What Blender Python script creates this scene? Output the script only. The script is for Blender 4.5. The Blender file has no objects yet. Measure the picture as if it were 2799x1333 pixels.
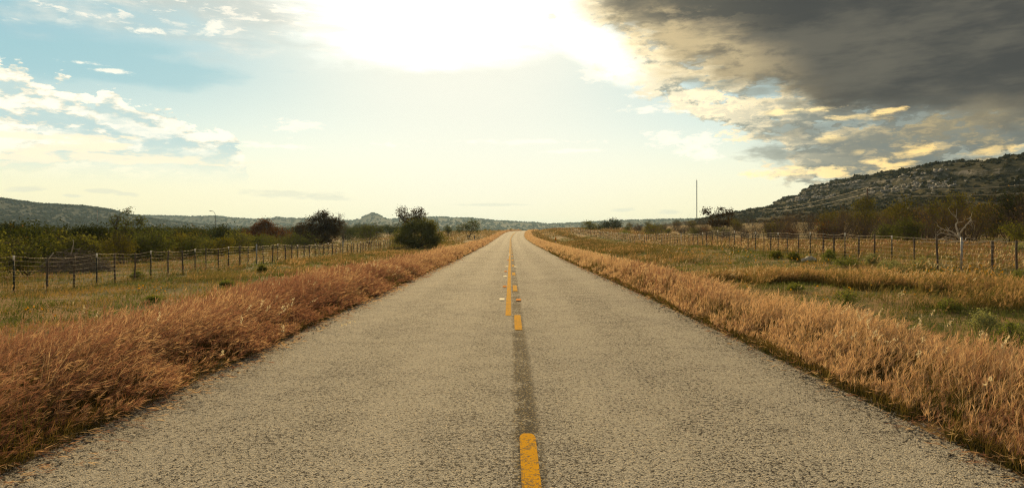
# A country road between wind-blown grass verges, wire fences, scrub and low hills under a low sun behind cloud.
import bpy, math, random
import numpy as np
from mathutils import Vector

R = math.radians
SC = bpy.context.scene
COL = SC.collection
PW, PH = 2799, 1333            # size of the photograph the measurements were taken in
F = 24 / 36 * PW               # focal length in those pixels
VX, VY = 1395.0, 632.0         # vanishing point of the road
EYE = 1.6

# ------------------------------------------------------------------ tags
def tag(o, label=None, cat=None, group=None, kind=None):
    if label: o['label'] = label
    if cat: o['category'] = cat
    if group: o['group'] = group
    if kind: o['kind'] = kind
    return o

def empty(name, loc=(0, 0, 0), rz=0.0):
    o = bpy.data.objects.new(name, None)
    COL.objects.link(o)
    o.location = loc
    o.rotation_euler.z = rz
    o.empty_display_size = 0.2
    return o

def link_mesh(name, me, mat=None, parent=None, loc=(0, 0, 0)):
    o = bpy.data.objects.new(name, me)
    COL.objects.link(o)
    if mat: me.materials.append(mat)
    if parent: o.parent = parent
    o.location = loc
    return o

def copy_tree(o, parent=None):
    c = o.copy()
    COL.objects.link(c)
    c.parent = parent
    for ch in list(o.children):
        copy_tree(ch, c)
    return c

# ------------------------------------------------------------------ numpy mesh building
class MB:
    """Collects vertices, quads, triangles and per-vertex attributes into one mesh."""
    def __init__(self):
        self.v, self.q, self.t, self.a, self.n = [], [], [], {}, 0
    def add(self, v, q=None, t=None, **attrs):
        v = np.asarray(v, np.float32).reshape(-1, 3)
        if q is not None and len(q): self.q.append(np.asarray(q, np.int64).reshape(-1, 4) + self.n)
        if t is not None and len(t): self.t.append(np.asarray(t, np.int64).reshape(-1, 3) + self.n)
        for k, val in attrs.items():
            val = np.broadcast_to(np.asarray(val, np.float32).reshape(-1), (len(v),))
            self.a.setdefault(k, []).append((self.n, val))
        self.v.append(v)
        self.n += len(v)
    def arrays(self):
        v = np.concatenate(self.v)
        q = np.concatenate(self.q) if self.q else np.zeros((0, 4), np.int64)
        t = np.concatenate(self.t) if self.t else np.zeros((0, 3), np.int64)
        at = {}
        for k, lst in self.a.items():
            arr = np.zeros(len(v), np.float32)
            for s, val in lst: arr[s:s + len(val)] = val
            at[k] = arr
        return v, q, t, at
    def mesh(self, name, smooth=False):
        v, q, t, at = self.arrays()
        me = bpy.data.meshes.new(name)
        me.vertices.add(len(v)); me.vertices.foreach_set('co', v.ravel())
        me.loops.add(q.size + t.size)
        me.loops.foreach_set('vertex_index', np.concatenate([q.ravel(), t.ravel()]).astype(np.int32))
        me.polygons.add(len(q) + len(t))
        st = np.concatenate([np.arange(len(q)) * 4, q.size + np.arange(len(t)) * 3]).astype(np.int32)
        me.polygons.foreach_set('loop_start', st)
        if smooth: me.polygons.foreach_set('use_smooth', np.ones(len(st), bool))
        for k, arr in at.items():
            me.attributes.new(k, 'FLOAT', 'POINT').data.foreach_set('value', arr)
        me.update(calc_edges=True)
        return me
    def build(self, name, mat=None, parent=None, loc=(0, 0, 0), smooth=False):
        return link_mesh(name, self.mesh(name, smooth), mat, parent, loc)
    # shapes
    def box(self, c, s, **at):
        c = np.array(c, float); s = np.array(s, float) / 2
        v = np.array([[x, y, z] for x in (-1, 1) for y in (-1, 1) for z in (-1, 1)]) * s + c
        self.add(v, [[0, 1, 3, 2], [4, 6, 7, 5], [0, 4, 5, 1], [2, 3, 7, 6], [0, 2, 6, 4], [1, 5, 7, 3]], **at)
    def tube(self, pts, rad, sides=6, cap=True, **at):
        pts = np.asarray(pts, float); n = len(pts)
        rad = np.broadcast_to(np.asarray(rad, float), (n,))
        tan = np.gradient(pts, axis=0)
        tan /= np.linalg.norm(tan, axis=1, keepdims=True) + 1e-9
        ref = np.array([0.0, 0.0, 1.0]) if abs(tan[0, 2]) < 0.9 else np.array([1.0, 0.0, 0.0])
        a = np.cross(tan, ref); a /= np.linalg.norm(a, axis=1, keepdims=True) + 1e-9
        b = np.cross(tan, a)
        th = np.arange(sides) / sides * 2 * np.pi
        ring = a[:, None, :] * np.cos(th)[None, :, None] + b[:, None, :] * np.sin(th)[None, :, None]
        v = (pts[:, None, :] + ring * rad[:, None, None]).reshape(-1, 3)
        i = np.arange(n - 1)[:, None] * sides; j = np.arange(sides)[None, :]; k = (j + 1) % sides
        q = np.stack([i + j, i + k, i + sides + k, i + sides + j], -1).reshape(-1, 4)
        t = None
        if cap:
            t = [[(n - 1) * sides, (n - 1) * sides + m, (n - 1) * sides + m + 1] for m in range(1, sides - 1)]
            t += [[0, m + 1, m] for m in range(1, sides - 1)]
        self.add(v, q, t, **at)
    def cards(self, c, size, rng, aspect=0.5, up=0.0, **at):
        """n leaf-shaped quads (diamonds) of random orientation, centred on c (n,3)."""
        n = len(c)
        d = rng.normal(size=(n, 3)); d[:, 2] += up
        d /= np.linalg.norm(d, axis=1, keepdims=True)
        e = np.cross(d, rng.normal(size=(n, 3))); e /= np.linalg.norm(e, axis=1, keepdims=True) + 1e-9
        s = np.broadcast_to(np.asarray(size, float), (n,))[:, None]
        v = np.stack([c - d * s, c + e * s * aspect - d * s * .15, c + d * s, c - e * s * aspect - d * s * .15], 1)
        q = np.arange(n * 4).reshape(n, 4)
        at = {k: np.repeat(np.broadcast_to(np.asarray(x, np.float32), (n,)), 4) for k, x in at.items()}
        self.add(v.reshape(-1, 3), q, **at)

# ------------------------------------------------------------------ noise in numpy
def _hash(i, j, seed):
    h = (i.astype(np.int64) * 374761393 + j.astype(np.int64) * 668265263 + seed * 144269) & 0x7fffffff
    h = ((h ^ (h >> 13)) * 1274126177) & 0x7fffffff
    return ((h ^ (h >> 16)) & 0xffff) / 65535.0

def vnoise(x, y, seed=0):
    x = np.asarray(x, float); y = np.asarray(y, float)
    i = np.floor(x); j = np.floor(y); u = x - i; v = y - j
    u = u * u * (3 - 2 * u); v = v * v * (3 - 2 * v)
    return ((_hash(i, j, seed) * (1 - u) + _hash(i + 1, j, seed) * u) * (1 - v)
            + (_hash(i, j + 1, seed) * (1 - u) + _hash(i + 1, j + 1, seed) * u) * v)

def fbm(x, y, seed=0, octv=4):
    s = 0; a = 0.5; tot = 0
    for o in range(octv):
        s = s + a * vnoise(np.asarray(x) * 2 ** o + 17.3 * o, np.asarray(y) * 2 ** o - 9.1 * o, seed + o)
        tot += a; a *= .5
    return s / tot

def sstep(x, a, b):
    t = np.clip((np.asarray(x, float) - a) / (b - a), 0, 1)
    return t * t * (3 - 2 * t)

# ------------------------------------------------------------------ shader expressions
class S:
    """A scalar node socket that can be used in arithmetic."""
    tree = None
    def __init__(self, sock): self.k = sock
    @staticmethod
    def put(sock, val):
        if isinstance(val, S): S.tree.links.new(val.k, sock)
        elif hasattr(val, 'is_output'): S.tree.links.new(val, sock)
        else: sock.default_value = val
    @staticmethod
    def m(op, *a, clamp=False):
        n = S.tree.nodes.new('ShaderNodeMath'); n.operation = op; n.use_clamp = clamp
        for i, x in enumerate(a): S.put(n.inputs[i], x)
        return S(n.outputs[0])
    def __add__(s, o): return S.m('ADD', s, o)
    __radd__ = __add__
    def __sub__(s, o): return S.m('SUBTRACT', s, o)
    def __rsub__(s, o): return S.m('SUBTRACT', o, s)
    def __mul__(s, o): return S.m('MULTIPLY', s, o)
    __rmul__ = __mul__
    def __truediv__(s, o): return S.m('DIVIDE', s, o)
    def __neg__(s): return S.m('MULTIPLY', s, -1.0)

def node(t, **kw):
    n = S.tree.nodes.new(t)
    for k, v in kw.items(): setattr(n, k, v)
    return n
def n_ss(x, a, b):
    n = node('ShaderNodeMapRange', interpolation_type='SMOOTHSTEP')
    S.put(n.inputs[0], x)
    if a < b: vals = (a, b, 0.0, 1.0)
    else: vals = (b, a, 1.0, 0.0)
    for i, v in enumerate(vals): n.inputs[1 + i].default_value = v
    return S(n.outputs[0])
def n_noise(vec, scale, detail=4.0, rough=0.5, dist=0.0, lac=2.0):
    n = node('ShaderNodeTexNoise')
    if vec is not None: S.put(n.inputs['Vector'], vec)
    n.inputs['Scale'].default_value = scale; n.inputs['Detail'].default_value = detail
    n.inputs['Roughness'].default_value = rough; n.inputs['Distortion'].default_value = dist
    n.inputs['Lacunarity'].default_value = lac
    return S(n.outputs[0])
def n_mix(f, a, b):
    n = node('ShaderNodeMix', data_type='RGBA')
    S.put(n.inputs[0], f)
    for i, c in ((6, a), (7, b)):
        if isinstance(c, (tuple, list)): c = (*c, 1.0)
        S.put(n.inputs[i], c)
    return n.outputs[2]
def n_mix_f(f, a, b):
    return f * (b - a) + a
def n_mul(a, b):
    n = node('ShaderNodeMix', data_type='RGBA', blend_type='MULTIPLY')
    n.inputs[0].default_value = 1.0
    for i, c in ((6, a), (7, b)):
        if isinstance(c, (tuple, list)): c = (*c, 1.0)
        S.put(n.inputs[i], c)
    return n.outputs[2]
def n_vec(x, y, z):
    n = node('ShaderNodeCombineXYZ')
    for i, c in enumerate((x, y, z)): S.put(n.inputs[i], c)
    return n.outputs[0]
def n_curve(x, pts, lo, hi):
    """Piecewise-linear function of x given by pts [(x, y)], x in lo..hi."""
    ys = [p[1] for p in pts]; y0, y1 = min(ys) - 1e-3, max(ys) + 1e-3
    r = node('ShaderNodeMapRange'); S.put(r.inputs[0], x)
    r.inputs[1].default_value = lo; r.inputs[2].default_value = hi
    f = node('ShaderNodeFloatCurve'); f.inputs['Factor'].default_value = 1.0
    S.tree.links.new(r.outputs[0], f.inputs['Value'])
    c = f.mapping.curves[0]
    while len(c.points) > 2: c.points.remove(c.points[1])
    P = [((p[0] - lo) / (hi - lo), (p[1] - y0) / (y1 - y0)) for p in sorted(pts)]
    c.points[0].location = P[0]; c.points[-1].location = P[-1]
    for p in P[1:-1]: c.points.new(*p)
    for p in c.points: p.handle_type = 'VECTOR'
    f.mapping.update()
    return S(f.outputs[0]) * (y1 - y0) + y0
def n_attr(name):
    n = node('ShaderNodeAttribute', attribute_name=name)
    return S(n.outputs['Fac'])
def new_mat(name):
    m = bpy.data.materials.new(name); m.use_nodes = True
    S.tree = m.node_tree
    S.tree.nodes.clear()
    return m
def out_surface(sock):
    o = node('ShaderNodeOutputMaterial'); S.tree.links.new(sock, o.inputs['Surface'])
def principled(color, rough=0.8, metal=0.0, spec=0.3, normal=None):
    p = node('ShaderNodeBsdfPrincipled')
    S.put(p.inputs['Base Color'], (*color, 1.0) if isinstance(color, tuple) else color)
    S.put(p.inputs['Roughness'], rough); S.put(p.inputs['Metallic'], metal)
    p.inputs['Specular IOR Level'].default_value = spec
    if normal is not None: S.tree.links.new(normal, p.inputs['Normal'])
    return p.outputs[0]
def bump(h, strength=0.5, dist=0.02):
    b = node('ShaderNodeBump'); b.inputs['Strength'].default_value = strength
    b.inputs['Distance'].default_value = dist
    S.put(b.inputs['Height'], h)
    return b.outputs[0]
def obj_coord():
    return node('ShaderNodeTexCoord').outputs['Object']
def simple_mat(name, color, rough=0.7, metal=0.0, var=0.25, scale=6.0):
    m = new_mat(name)
    f = n_noise(obj_coord(), scale, 4, .6)
    c = n_mix(n_ss(f, .3, .7), tuple(c * (1 - var) for c in color), tuple(min(1, c * (1 + var)) for c in color))
    out_surface(principled(c, rough, metal, normal=bump(n_noise(obj_coord(), scale * 6, 3, .6), .3, .01)))
    return m
def foliage_mat(name, ca, cb, trans=0.45, tcol=None, cc=None):
    """Leaf colour varies leaf by leaf between ca and cb (attribute tint); light comes through the leaves."""
    m = new_mat(name)
    t = n_attr('tint')
    c = n_mix(t, ca, cb)
    if cc is not None: c = n_mix(n_ss(t, .8, .98), c, cc)
    d = node('ShaderNodeBsdfDiffuse'); S.tree.links.new(c, d.inputs[0])
    tr = node('ShaderNodeBsdfTranslucent')
    S.tree.links.new(n_mul(c, tcol or (1.5, 1.35, .7)), tr.inputs[0])
    mx = node('ShaderNodeMixShader'); mx.inputs[0].default_value = trans
    S.tree.links.new(d.outputs[0], mx.inputs[1]); S.tree.links.new(tr.outputs[0], mx.inputs[2])
    out_surface(mx.outputs[0])
    return m
# ------------------------------------------------------------------ sky and sun
SUN_AZ, SUN_EL = -5.0, 21.0        # degrees, azimuth to the right of the road direction

def dg(x, y):
    """Direction (azimuth, elevation in degrees) of a point measured in the photograph."""
    a = math.atan((x - VX) / F)
    return math.degrees(a), math.degrees(math.atan((VY - y) * math.cos(a) / F))

def make_world():
    w = bpy.data.worlds.new('World'); SC.world = w
    w.use_nodes = True
    S.tree = w.node_tree
    S.tree.nodes.clear()
    tc = node('ShaderNodeTexCoord').outputs['Generated']
    sp = node('ShaderNodeSeparateXYZ'); S.tree.links.new(tc, sp.inputs[0])
    x, y, z = (S(o) for o in sp.outputs)
    a = S.m('ARCTAN2', x, y) * (180 / math.pi)
    e = S.m('ARCSINE', S.m('MINIMUM', S.m('MAXIMUM', z, -1.0), 1.0)) * (180 / math.pi)
    front = n_ss(S.m('ABSOLUTE', a), 100.0, 55.0)
    # angle from the sun, and a wide flat version for the glow
    sd = (math.sin(R(SUN_AZ)) * math.cos(R(SUN_EL)), math.cos(R(SUN_AZ)) * math.cos(R(SUN_EL)), math.sin(R(SUN_EL)))
    ca = S.m('MINIMUM', S.m('MAXIMUM', x * sd[0] + y * sd[1] + z * sd[2], -1.0), 1.0)
    ang = S.m('ARCCOSINE', ca) * (180 / math.pi)
    st = n_vec(x, y, z * 2.6)            # clouds seen at a slant are flattened
    st2 = n_vec(x, y, z * 5.0)
    nA = n_noise(st, 4.0, 9.0, .58)
    nB = n_noise(st, 11.0, 9.0, .62)
    nC = n_noise(st2, 7.0, 7.0, .55, .3)
    nD = n_noise(st, 30.0, 8.0, .62, .25)
    nE = n_noise(st, 70.0, 5.0, .62, .2)
    nF = n_noise(st2, 26.0, 7.0, .60, .4)
    # clear sky
    sky = node('ShaderNodeTexSky', sky_type='NISHITA', sun_disc=False)
    sky.sun_elevation = R(SUN_EL); sky.sun_rotation = R(SUN_AZ)
    sky.dust_density = 1.2; sky.ozone_density = 1.5; sky.air_density = 1.0
    base = n_mul(sky.outputs[0], (.10, .10, .10))
    blue = n_mix(n_ss(e, 4.0, 14.0), (.84, .95, .80), (.31, .58, .64))
    blue = n_mix(n_ss(e, 22.0, 60.0), blue, (.24, .33, .40))
    c = n_mix(.86, base, blue)
    c = n_mix(n_ss(e, 9.0, 0.0) * .97, c, (1.06, .965, .60))
    gd = S.m('SQRT', S.m('POWER', (a - SUN_AZ - 2.0) / 19.0, 2.0) + S.m('POWER', (e - SUN_EL) / 27.0, 2.0))
    glow = S.m('EXPONENT', -(gd * gd)) * n_ss(S.m('ABSOLUTE', a), 80., 40.)
    c = n_mix(S.m('MINIMUM', glow * .95 * n_ss(e, -6., 4.), 1.0), c, (.965, .95, .80))
    def line(px, py, rx, ry, slope=0.0):
        """Distance in an ellipse measured in the photograph (px radii), tilted by slope."""
        a0, e0 = dg(px, py)
        da = (a - a0) / (rx / 32.0); de = (e - e0 + (a - a0) * slope) / (ry / 32.0)
        return S.m('SQRT', da * da + de * de)
    # thin veil high on the left
    veil = n_ss(e - 13.8 + (nC - .5) * 7.0 + (nB - .5) * 4.0 + a * .02, -1.2, 3.0) * n_ss(a, 5.0, -8.0)
    vc = n_mix(n_ss(nB + (nF - .5) * .4, .40, .66), (.62, .66, .60), (1.0, .93, .78))
    c = n_mix(veil * .82, c, vc)
    hole = n_ss(line(240, 165, 420, 62) + (nC - .5) * 1.4 + (nB - .5) * .8, 1.0, .45)
    c = n_mix(hole * .66, c, (.38, .63, .67))
    # brighter tufts in the veil
    sk = n_ss(nD * .55 + nF * .45, .535, .61) * n_ss(e + (nB - .5) * 5., 13.6, 16.0) * n_ss(a, 2., -12.)
    c = n_mix(sk * .8, c, (1.10, 1.03, .86))
    # relief: the side of each lump that faces the hidden sun is lit
    stS = n_vec(x - .012, y, z * 2.6 + .030)
    lump = nB * .60 + nD * .34 + nE * .06
    lumpS = n_noise(stS, 11.0, 9.0, .62) * .60 + n_noise(stS, 30.0, 8.0, .62, .25) * .34 + n_noise(stS, 70.0, 5.0, .62, .2) * .06
    relief = lump - lumpS
    # cumulus bank on the left: a knobbly lit edge and a pale shaded body
    tops = [(-300, 120), (-60, 160), (0, 175), (60, 172), (100, 232), (180, 225), (255, 262), (285, 240), (310, 236), (345, 272), (420, 290), (480, 298), (540, 335),
            (600, 360), (640, 372), (668, 425), (690, 520), (760, 640), (1100, 700)]
    pts = [dg(*p) for p in tops]
    et = n_curve(a, pts, pts[0][0], pts[-1][0])
    s = et - e + (nB - .5) * 2.0 + (nD - .5) * 5.0 + (nE - .5) * 2.0
    body = n_ss(s, .0, .45) * n_ss(e, 3.2, 7.5) * n_ss(a, -17.0, -20.0) * front
    rimw = 2.6 + (nB - .5) * 7.0
    lit = S.m('MINIMUM', S.m('MAXIMUM', (rimw - s) / 1.7, 0.0), 1.0)
    lit2 = n_ss(nD * .7 + nB * .3 + (nF - .5) * .3 - (a + 26.) * .012, .53, .64)
    litf = S.m('MAXIMUM', lit, lit2)
    cb = n_mix(n_ss(relief, -.05, .06), (.58, .74, .71), (.82, .89, .79))
    litf = litf * n_ss(relief, -.07, .0)
    cb = n_mix(litf, cb, n_mix(n_ss(relief, -.03, .05), (.92, .88, .70), (1.2, 1.12, .92)))
    c = n_mix(body * n_mix_f(n_ss(nD * .6 + nB * .4, .36, .44), .80, 1.0), c, cb)
    for args in ((95, 372, 180, 13, -.05), (190, 402, 150, 12, -.10), (60, 430, 120, 16, -.04), (300, 430, 320, 14, 0.0), (250, 392, 90, 24, 0.0)):
        d2 = line(*args)
        c = n_mix(n_ss(d2 + (nF - .5) * 2.4 + (nE - .5) * 1.0, 1.0, .35) * .8, c, (1.12, 1.0, .72))
    # small scraps
    for args in ((810, 345, 60, 18), (1400, 388, 190, 7), (1580, 412, 110, 6), (1640, 205, 62, 22), (1230, 188, 50, 9, -.1), (700, 395, 60, 7), (585, 75, 34, 18, -.1), (400, 85, 40, 8),
                 (1770, 298, 70, 12), (1825, 378, 60, 22), (1900, 390, 55, 26), (1870, 300, 120, 10), (1755, 258, 40, 10), (220, 172, 40, 5), (310, 195, 40, 5), (770, 400, 60, 6), (1060, 395, 50, 6), (1930, 420, 40, 20)):
        d2 = line(*args)
        c = n_mix(n_ss(d2 + (nD - .5) * 3.0 + (nE - .5) * 2.6 + (nF - .5) * 1.5, 1.15, .15) * .85, c, (1.14, 1.08, .90))
    # low grey wisps near the horizon
    for (px, py, rx, ry) in ((780, 530, 150, 14), (900, 541, 70, 10), (270, 522, 50, 7), (1710, 573, 40, 8), (1830, 580, 50, 8), (70, 517, 40, 9), (200, 535, 25, 6), (345, 530, 30, 6), (1350, 560, 120, 5)):
        d2 = line(px, py, rx, ry)
        c = n_mix(n_ss(d2 + (nF - .5) * 2.0 + (nE - .5) * .8, 1.0, .3) * .55, c, (.80, .80, .62))
    # broken layer on the right, below the dark deck
    lowp = [(1500, -150), (1600, 150), (1680, 215), (1800, 268), (1900, 320), (1960, 400), (2040, 440), (2150, 490), (2300, 530), (2799, 590), (3300, 620)]
    pts = [dg(*p) for p in lowp]
    el_ = n_curve(a, pts, pts[0][0], pts[-1][0])
    h = e - el_ + (nB - .5) * 3.0 + (nD - .5) * 4.5 + (nE - .5) * 2.0
    reg = n_ss(h, -.3, .7) * n_ss(a, 3.0, 6.0) * n_ss(a, 75.0, 55.0) * n_ss(e, 50., 30.)
    inten = n_ss(a, 33.0, 14.0)
    low = lump + n_ss(a, 15., 27.) * .060 + n_ss(e, 5.5, 12.) * .05 - .03
    cover = n_ss(low, .465, .515)
    thick = n_ss(low, .50, .60)
    bright = n_mix(inten, (.80, .58, .26), (1.22, 1.06, .70))
    pale = n_mix(inten, (.33, .30, .20), (.98, .88, .62))
    dim = n_mix(inten, (.185, .200, .175), (.40, .42, .34))
    relief2 = relief + n_ss(a, 25., 16.) * .055
    cl = n_mix(n_ss(relief2, -.050, .045), dim, pale)
    cl = n_mix(n_ss(relief2, .010, .065) * n_mix_f(n_ss(a, 17., 25.), 1.0, .45) * n_ss(thick, 1.1, .3), cl, bright)
    cl = n_mix(thick * n_ss(a, 15., 26.) * .75, cl, dim)
    gl = n_ss(nD + (nE - .5) * .5, .57, .64) * n_ss(nF, .46, .56) * n_ss(e, 12., 7.) * n_ss(relief, -.02, .03)
    cl = n_mix(gl * .25, cl, n_mix(inten, (1.0, .70, .30), (1.2, 1.06, .72)))
    c = n_mix(reg * cover, c, cl)
    under = reg * n_ss(a, 17., 26.) * (1.0 - cover)      # grey-blue cloud behind the gaps
    c = n_mix(under * .70, c, n_mix(inten, (.215, .240, .215), (.46, .55, .50)))
    # the dark deck
    deckp = [(1420, -420), (1500, -60), (1570, 5), (1660, 75), (1740, 130), (1800, 170), (1900, 205), (2000, 222), (2130, 262), (2260, 300), (2400, 310), (2550, 300), (2799, 320), (3400, 400)]
    pts = [dg(*p) for p in deckp]
    ed = n_curve(a, pts, pts[0][0], pts[-1][0])
    hd = e - ed + (nA - .5) * 3.0 + (nB - .5) * 4.5 + (nF - .5) * 3.0
    deck = n_ss(hd, -1.3, 1.6) * n_ss(a, 2.3, 3.6)
    rim = n_ss(hd, 3.4, -.6) * n_ss(a, 31.0, 12.0)
    nG = n_noise(st, 5.0, 5.0, .5)
    dk = n_mix(n_ss(nG + (nF - .5) * .3 + (nB - .5) * .3, .34, .66), (.068, .070, .066), (.140, .132, .106))
    dk = n_mix(n_ss(a, 24.0, 8.0) * .45, dk, (.26, .235, .165))
    dk = n_mix(n_ss(relief, .0, .07) * n_ss(a, 24., 12.) * .25, dk, (.46, .38, .24))
    dk = n_mix(rim * n_mix_f(n_ss(relief, -.05, .04), .45, .95), dk, n_mix(n_ss(a, 26., 10.), (.40, .31, .16), (1.1, .88, .50)))
    # a paler rift through the deck
    a0, e0 = dg(1960, 120)
    rift = e - e0 + (a - a0) * .36 + (nB - .5) * 5.0 + (nF - .5) * 2.0
    rf = n_ss(S.m('ABSOLUTE', rift), 2.4, .1) * n_ss(a, 9.5, 13.0) * n_ss(a, 25.0, 16.0) * n_ss(nB + (nD - .5) * .4, .36, .56)
    dk = n_mix(rf * .8, dk, (.74, .58, .32))
    c = n_mix(deck, c, dk)
    # gold-lit gaps low in the cloud
    for args in ((2515, 405, 75, 20), (2712, 410, 55, 16, -.15), (2348, 415, 22, 10), (2390, 438, 45, 12), (2454, 450, 55, 9), (2317, 321, 55, 9), (2424, 306, 70, 12, -.2), (2250, 470, 200, 16), (2180, 300, 90, 10), (2270, 378, 40, 16)):
        d2 = line(*args)
        k = n_ss(d2 + (nD - .5) * 3.2 + (nF - .5) * 1.6, 1.0, .25)
        c = n_mix(k * .95, c, n_mix(inten, (1.2, .84, .32), (1.25, 1.06, .60)))
    c = n_mix(n_ss(line(2640, 330, 190, 62, -.2) + (nB - .5) * 1.6, 1.0, .2) * .42, c, (.40, .33, .19))
    c = n_mix(n_ss(line(2460, 375, 260, 70) + (nB - .5) * 2.2, 1.05, .5) * n_ss(relief, .03, -.02) * .55, c, (.235, .265, .240))
    # dark undersides of a few lumps just below the deck
    for args in ((1965, 235, 70, 16), (2060, 250, 60, 14), (1880, 215, 60, 10), (2150, 360, 90, 30), (2110, 420, 90, 26), (2330, 400, 120, 30)):
        d2 = line(*args)
        c = n_mix(n_ss(d2 + (nF - .5) * 2.0 + (nD - .5) * 1.5, 1.1, .3) * .62, c, n_mix(n_ss(a, 24., 14.), (.24, .25, .21), (.36, .36, .27)))
    # the white-out around the hidden sun
    a1, e1 = dg(1190, -40)
    da = (a - a1) / 10.2; de = (e - e1) / 4.9
    g1 = S.m('SQRT', da * da + de * de) + (nC - .5) * 1.0 + (nB - .5) * .5
    halo = n_ss(S.m('SQRT', S.m('POWER', (a - a1 - 1.) / 19.0, 2.0) + S.m('POWER', (e - e1) / 11.5, 2.0)) + (nC - .5) * .3, 1.1, .25)
    c = n_mix(halo * .7 * n_ss(a, 9.5, 4.), c, (1.02, 1.0, .86))
    c = n_mix(n_ss(g1, 1.55, .30) * n_ss(a, 6.6, 3.2), c, (2.1, 2.05, 1.85))
    a2, e2 = dg(1590, 105)
    da = (a - a2) / 5.6; de = (e - e2 + (a - a2) * .62) / 2.3
    g2 = S.m('SQRT', da * da + de * de) + (nC - .5) * .7 + (nB - .5) * .9
    c = n_mix(n_ss(g2, 1.25, .35), c, (1.5, 1.42, 1.18))
    d2 = line(1515, 48, 26, 15)
    c = n_mix(n_ss(d2 + (nE - .5) * 2.5, 1.0, .1) * .45, c, (.80, .68, .44))
    # behind and overhead: plain grey cloud; under the horizon: earth
    back = n_mix(n_ss(nA, .35, .65), (.25, .24, .21), (.42, .395, .33))
    c = n_mix(S.m('MAXIMUM', 1.0 - front, n_ss(e, 34., 60.)), c, back)
    c = n_mix(n_ss(e, -.5, -3.0), c, (.22, .19, .12))
    bg = node('ShaderNodeBackground'); S.tree.links.new(c, bg.inputs[0]); bg.inputs[1].default_value = 1.0
    o = node('ShaderNodeOutputWorld'); S.tree.links.new(bg.outputs[0], o.inputs[0])
    w.cycles.sampling_method = 'MANUAL'; w.cycles.sample_map_resolution = 1024

def make_sun():
    l = bpy.data.lights.new('sun', 'SUN'); l.energy = 4.6; l.angle = R(3.0); l.color = (1.0, .70, .33)
    o = bpy.data.objects.new('sun', l); COL.objects.link(o)
    d = Vector((math.sin(R(SUN_AZ)) * math.cos(R(SUN_EL)), math.cos(R(SUN_AZ)) * math.cos(R(SUN_EL)), math.sin(R(SUN_EL))))
    o.rotation_euler = d.to_track_quat('Z', 'Y').to_euler()
    o.location = (0, 0, 80)

def make_camera():
    c = bpy.data.cameras.new('camera'); c.lens = 24; c.sensor_width = 36; c.sensor_fit = 'HORIZONTAL'
    c.shift_x = (PW / 2 - VX) / PW; c.shift_y = (VY - PH / 2) / PW
    c.clip_start = .1; c.clip_end = 12000
    o = bpy.data.objects.new('camera', c); COL.objects.link(o)
    o.location = (0, 0, EYE); o.rotation_euler = (R(90), 0, 0)
    SC.camera = o

make_world(); make_sun(); make_camera()
SC.view_settings.view_transform = 'Standard'; SC.view_settings.look = 'None'
SC.view_settings.exposure = 0; SC.view_settings.gamma = 1; SC.view_settings.use_curve_mapping = False
SC.render.engine = 'CYCLES'
cy = SC.cycles
cy.max_bounces = 6; cy.diffuse_bounces = 3; cy.glossy_bounces = 2; cy.transmission_bounces = 4; cy.volume_bounces = 0
cy.transparent_max_bounces = 4; cy.use_denoising = True
cy.denoiser = 'OPENIMAGEDENOISE'; cy.denoising_input_passes = 'RGB_ALBEDO_NORMAL'; cy.denoising_prefilter = 'NONE'
cy.filter_width = 1.2; cy.sample_clamp_indirect = 6.0
# ------------------------------------------------------------------ the lie of the land
def interp(x, pts):
    p = np.array(pts, float)
    return np.interp(x, p[:, 0], p[:, 1])
_yy = np.linspace(-60, 6000, 6061)
def _smooth_table(pts, k):
    t = interp(_yy, pts)
    ker = np.hanning(k + 2)[1:-1]; ker /= ker.sum()
    return np.convolve(np.pad(t, k, mode='edge'), ker, mode='same')[k:-k]
_zr = _smooth_table([(-60, 0), (15, 0), (45, -.2), (95, -.32), (140, -.16), (168, .02), (212, .8), (250, 1.28), (285, 1.62), (330, 1.95), (360, 1.9), (420, .8), (600, -4), (1500, -8), (6000, -10)], 31)
_cx = _smooth_table([(-60, 0), (150, .0), (185, .4), (212, 1.0), (250, 1.9), (285, 3.4), (330, 8.5), (380, 18), (450, 42), (600, 110), (6000, 400)], 35)
_zf = _smooth_table([(-60, .2), (22, .2), (28, .36), (45, .42), (60, .30), (79, .08), (120, .5), (167, 1.15), (212, 1.7), (300, 2.6), (400, 2.6), (600, 1), (6000, -6)], 15)
zr = lambda y: np.interp(y, _yy, _zr)
cx = lambda y: np.interp(y, _yy, _cx)
zf = lambda y: np.interp(y, _yy, _zf)
ROADW = 3.55

def terr(x, y):
    """Height of the ground."""
    x = np.asarray(x, float); y = np.asarray(y, float)
    s = x - cx(y); r = zr(y)
    # left: a shallow ditch, then flat scrubland that falls away slowly
    L = interp(-s, [(0, 0), (3.5, 0), (4.4, -.06), (8, -.32), (11, -.30), (15, -.27), (30, -.40), (60, -.7), (120, -1.5), (250, -3.5), (600, -7), (6000, -20)])
    Lz = r * (1 - .6 * sstep(-s, 20, 200)) + L
    # right: ditch, rise to the fence, rise again to the foot of the mesa
    f = zf(y)
    k = sstep(s, 5.5, 15)
    Rn = (r + interp(s, [(0, 0), (3.5, 0), (4.4, -.05), (6.5, -.14), (9, -.06), (40, 0)])) * (1 - k) + f * k
    Rf = interp(s, [(15, 0), (32, .25), (60, 1.2), (110, 3.0), (160, 4.5), (400, 6), (6000, 4)]) * sstep(y, 900, 350)
    z = np.where(s < 0, Lz, Rn + Rf)
    far = sstep(np.abs(s), 3.7, 6)
    z = z + far * ((fbm(x * .12, y * .12, 5) - .5) * .30 + (fbm(x * .6, y * .6, 8, 3) - .5) * .10)
    return z

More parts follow.
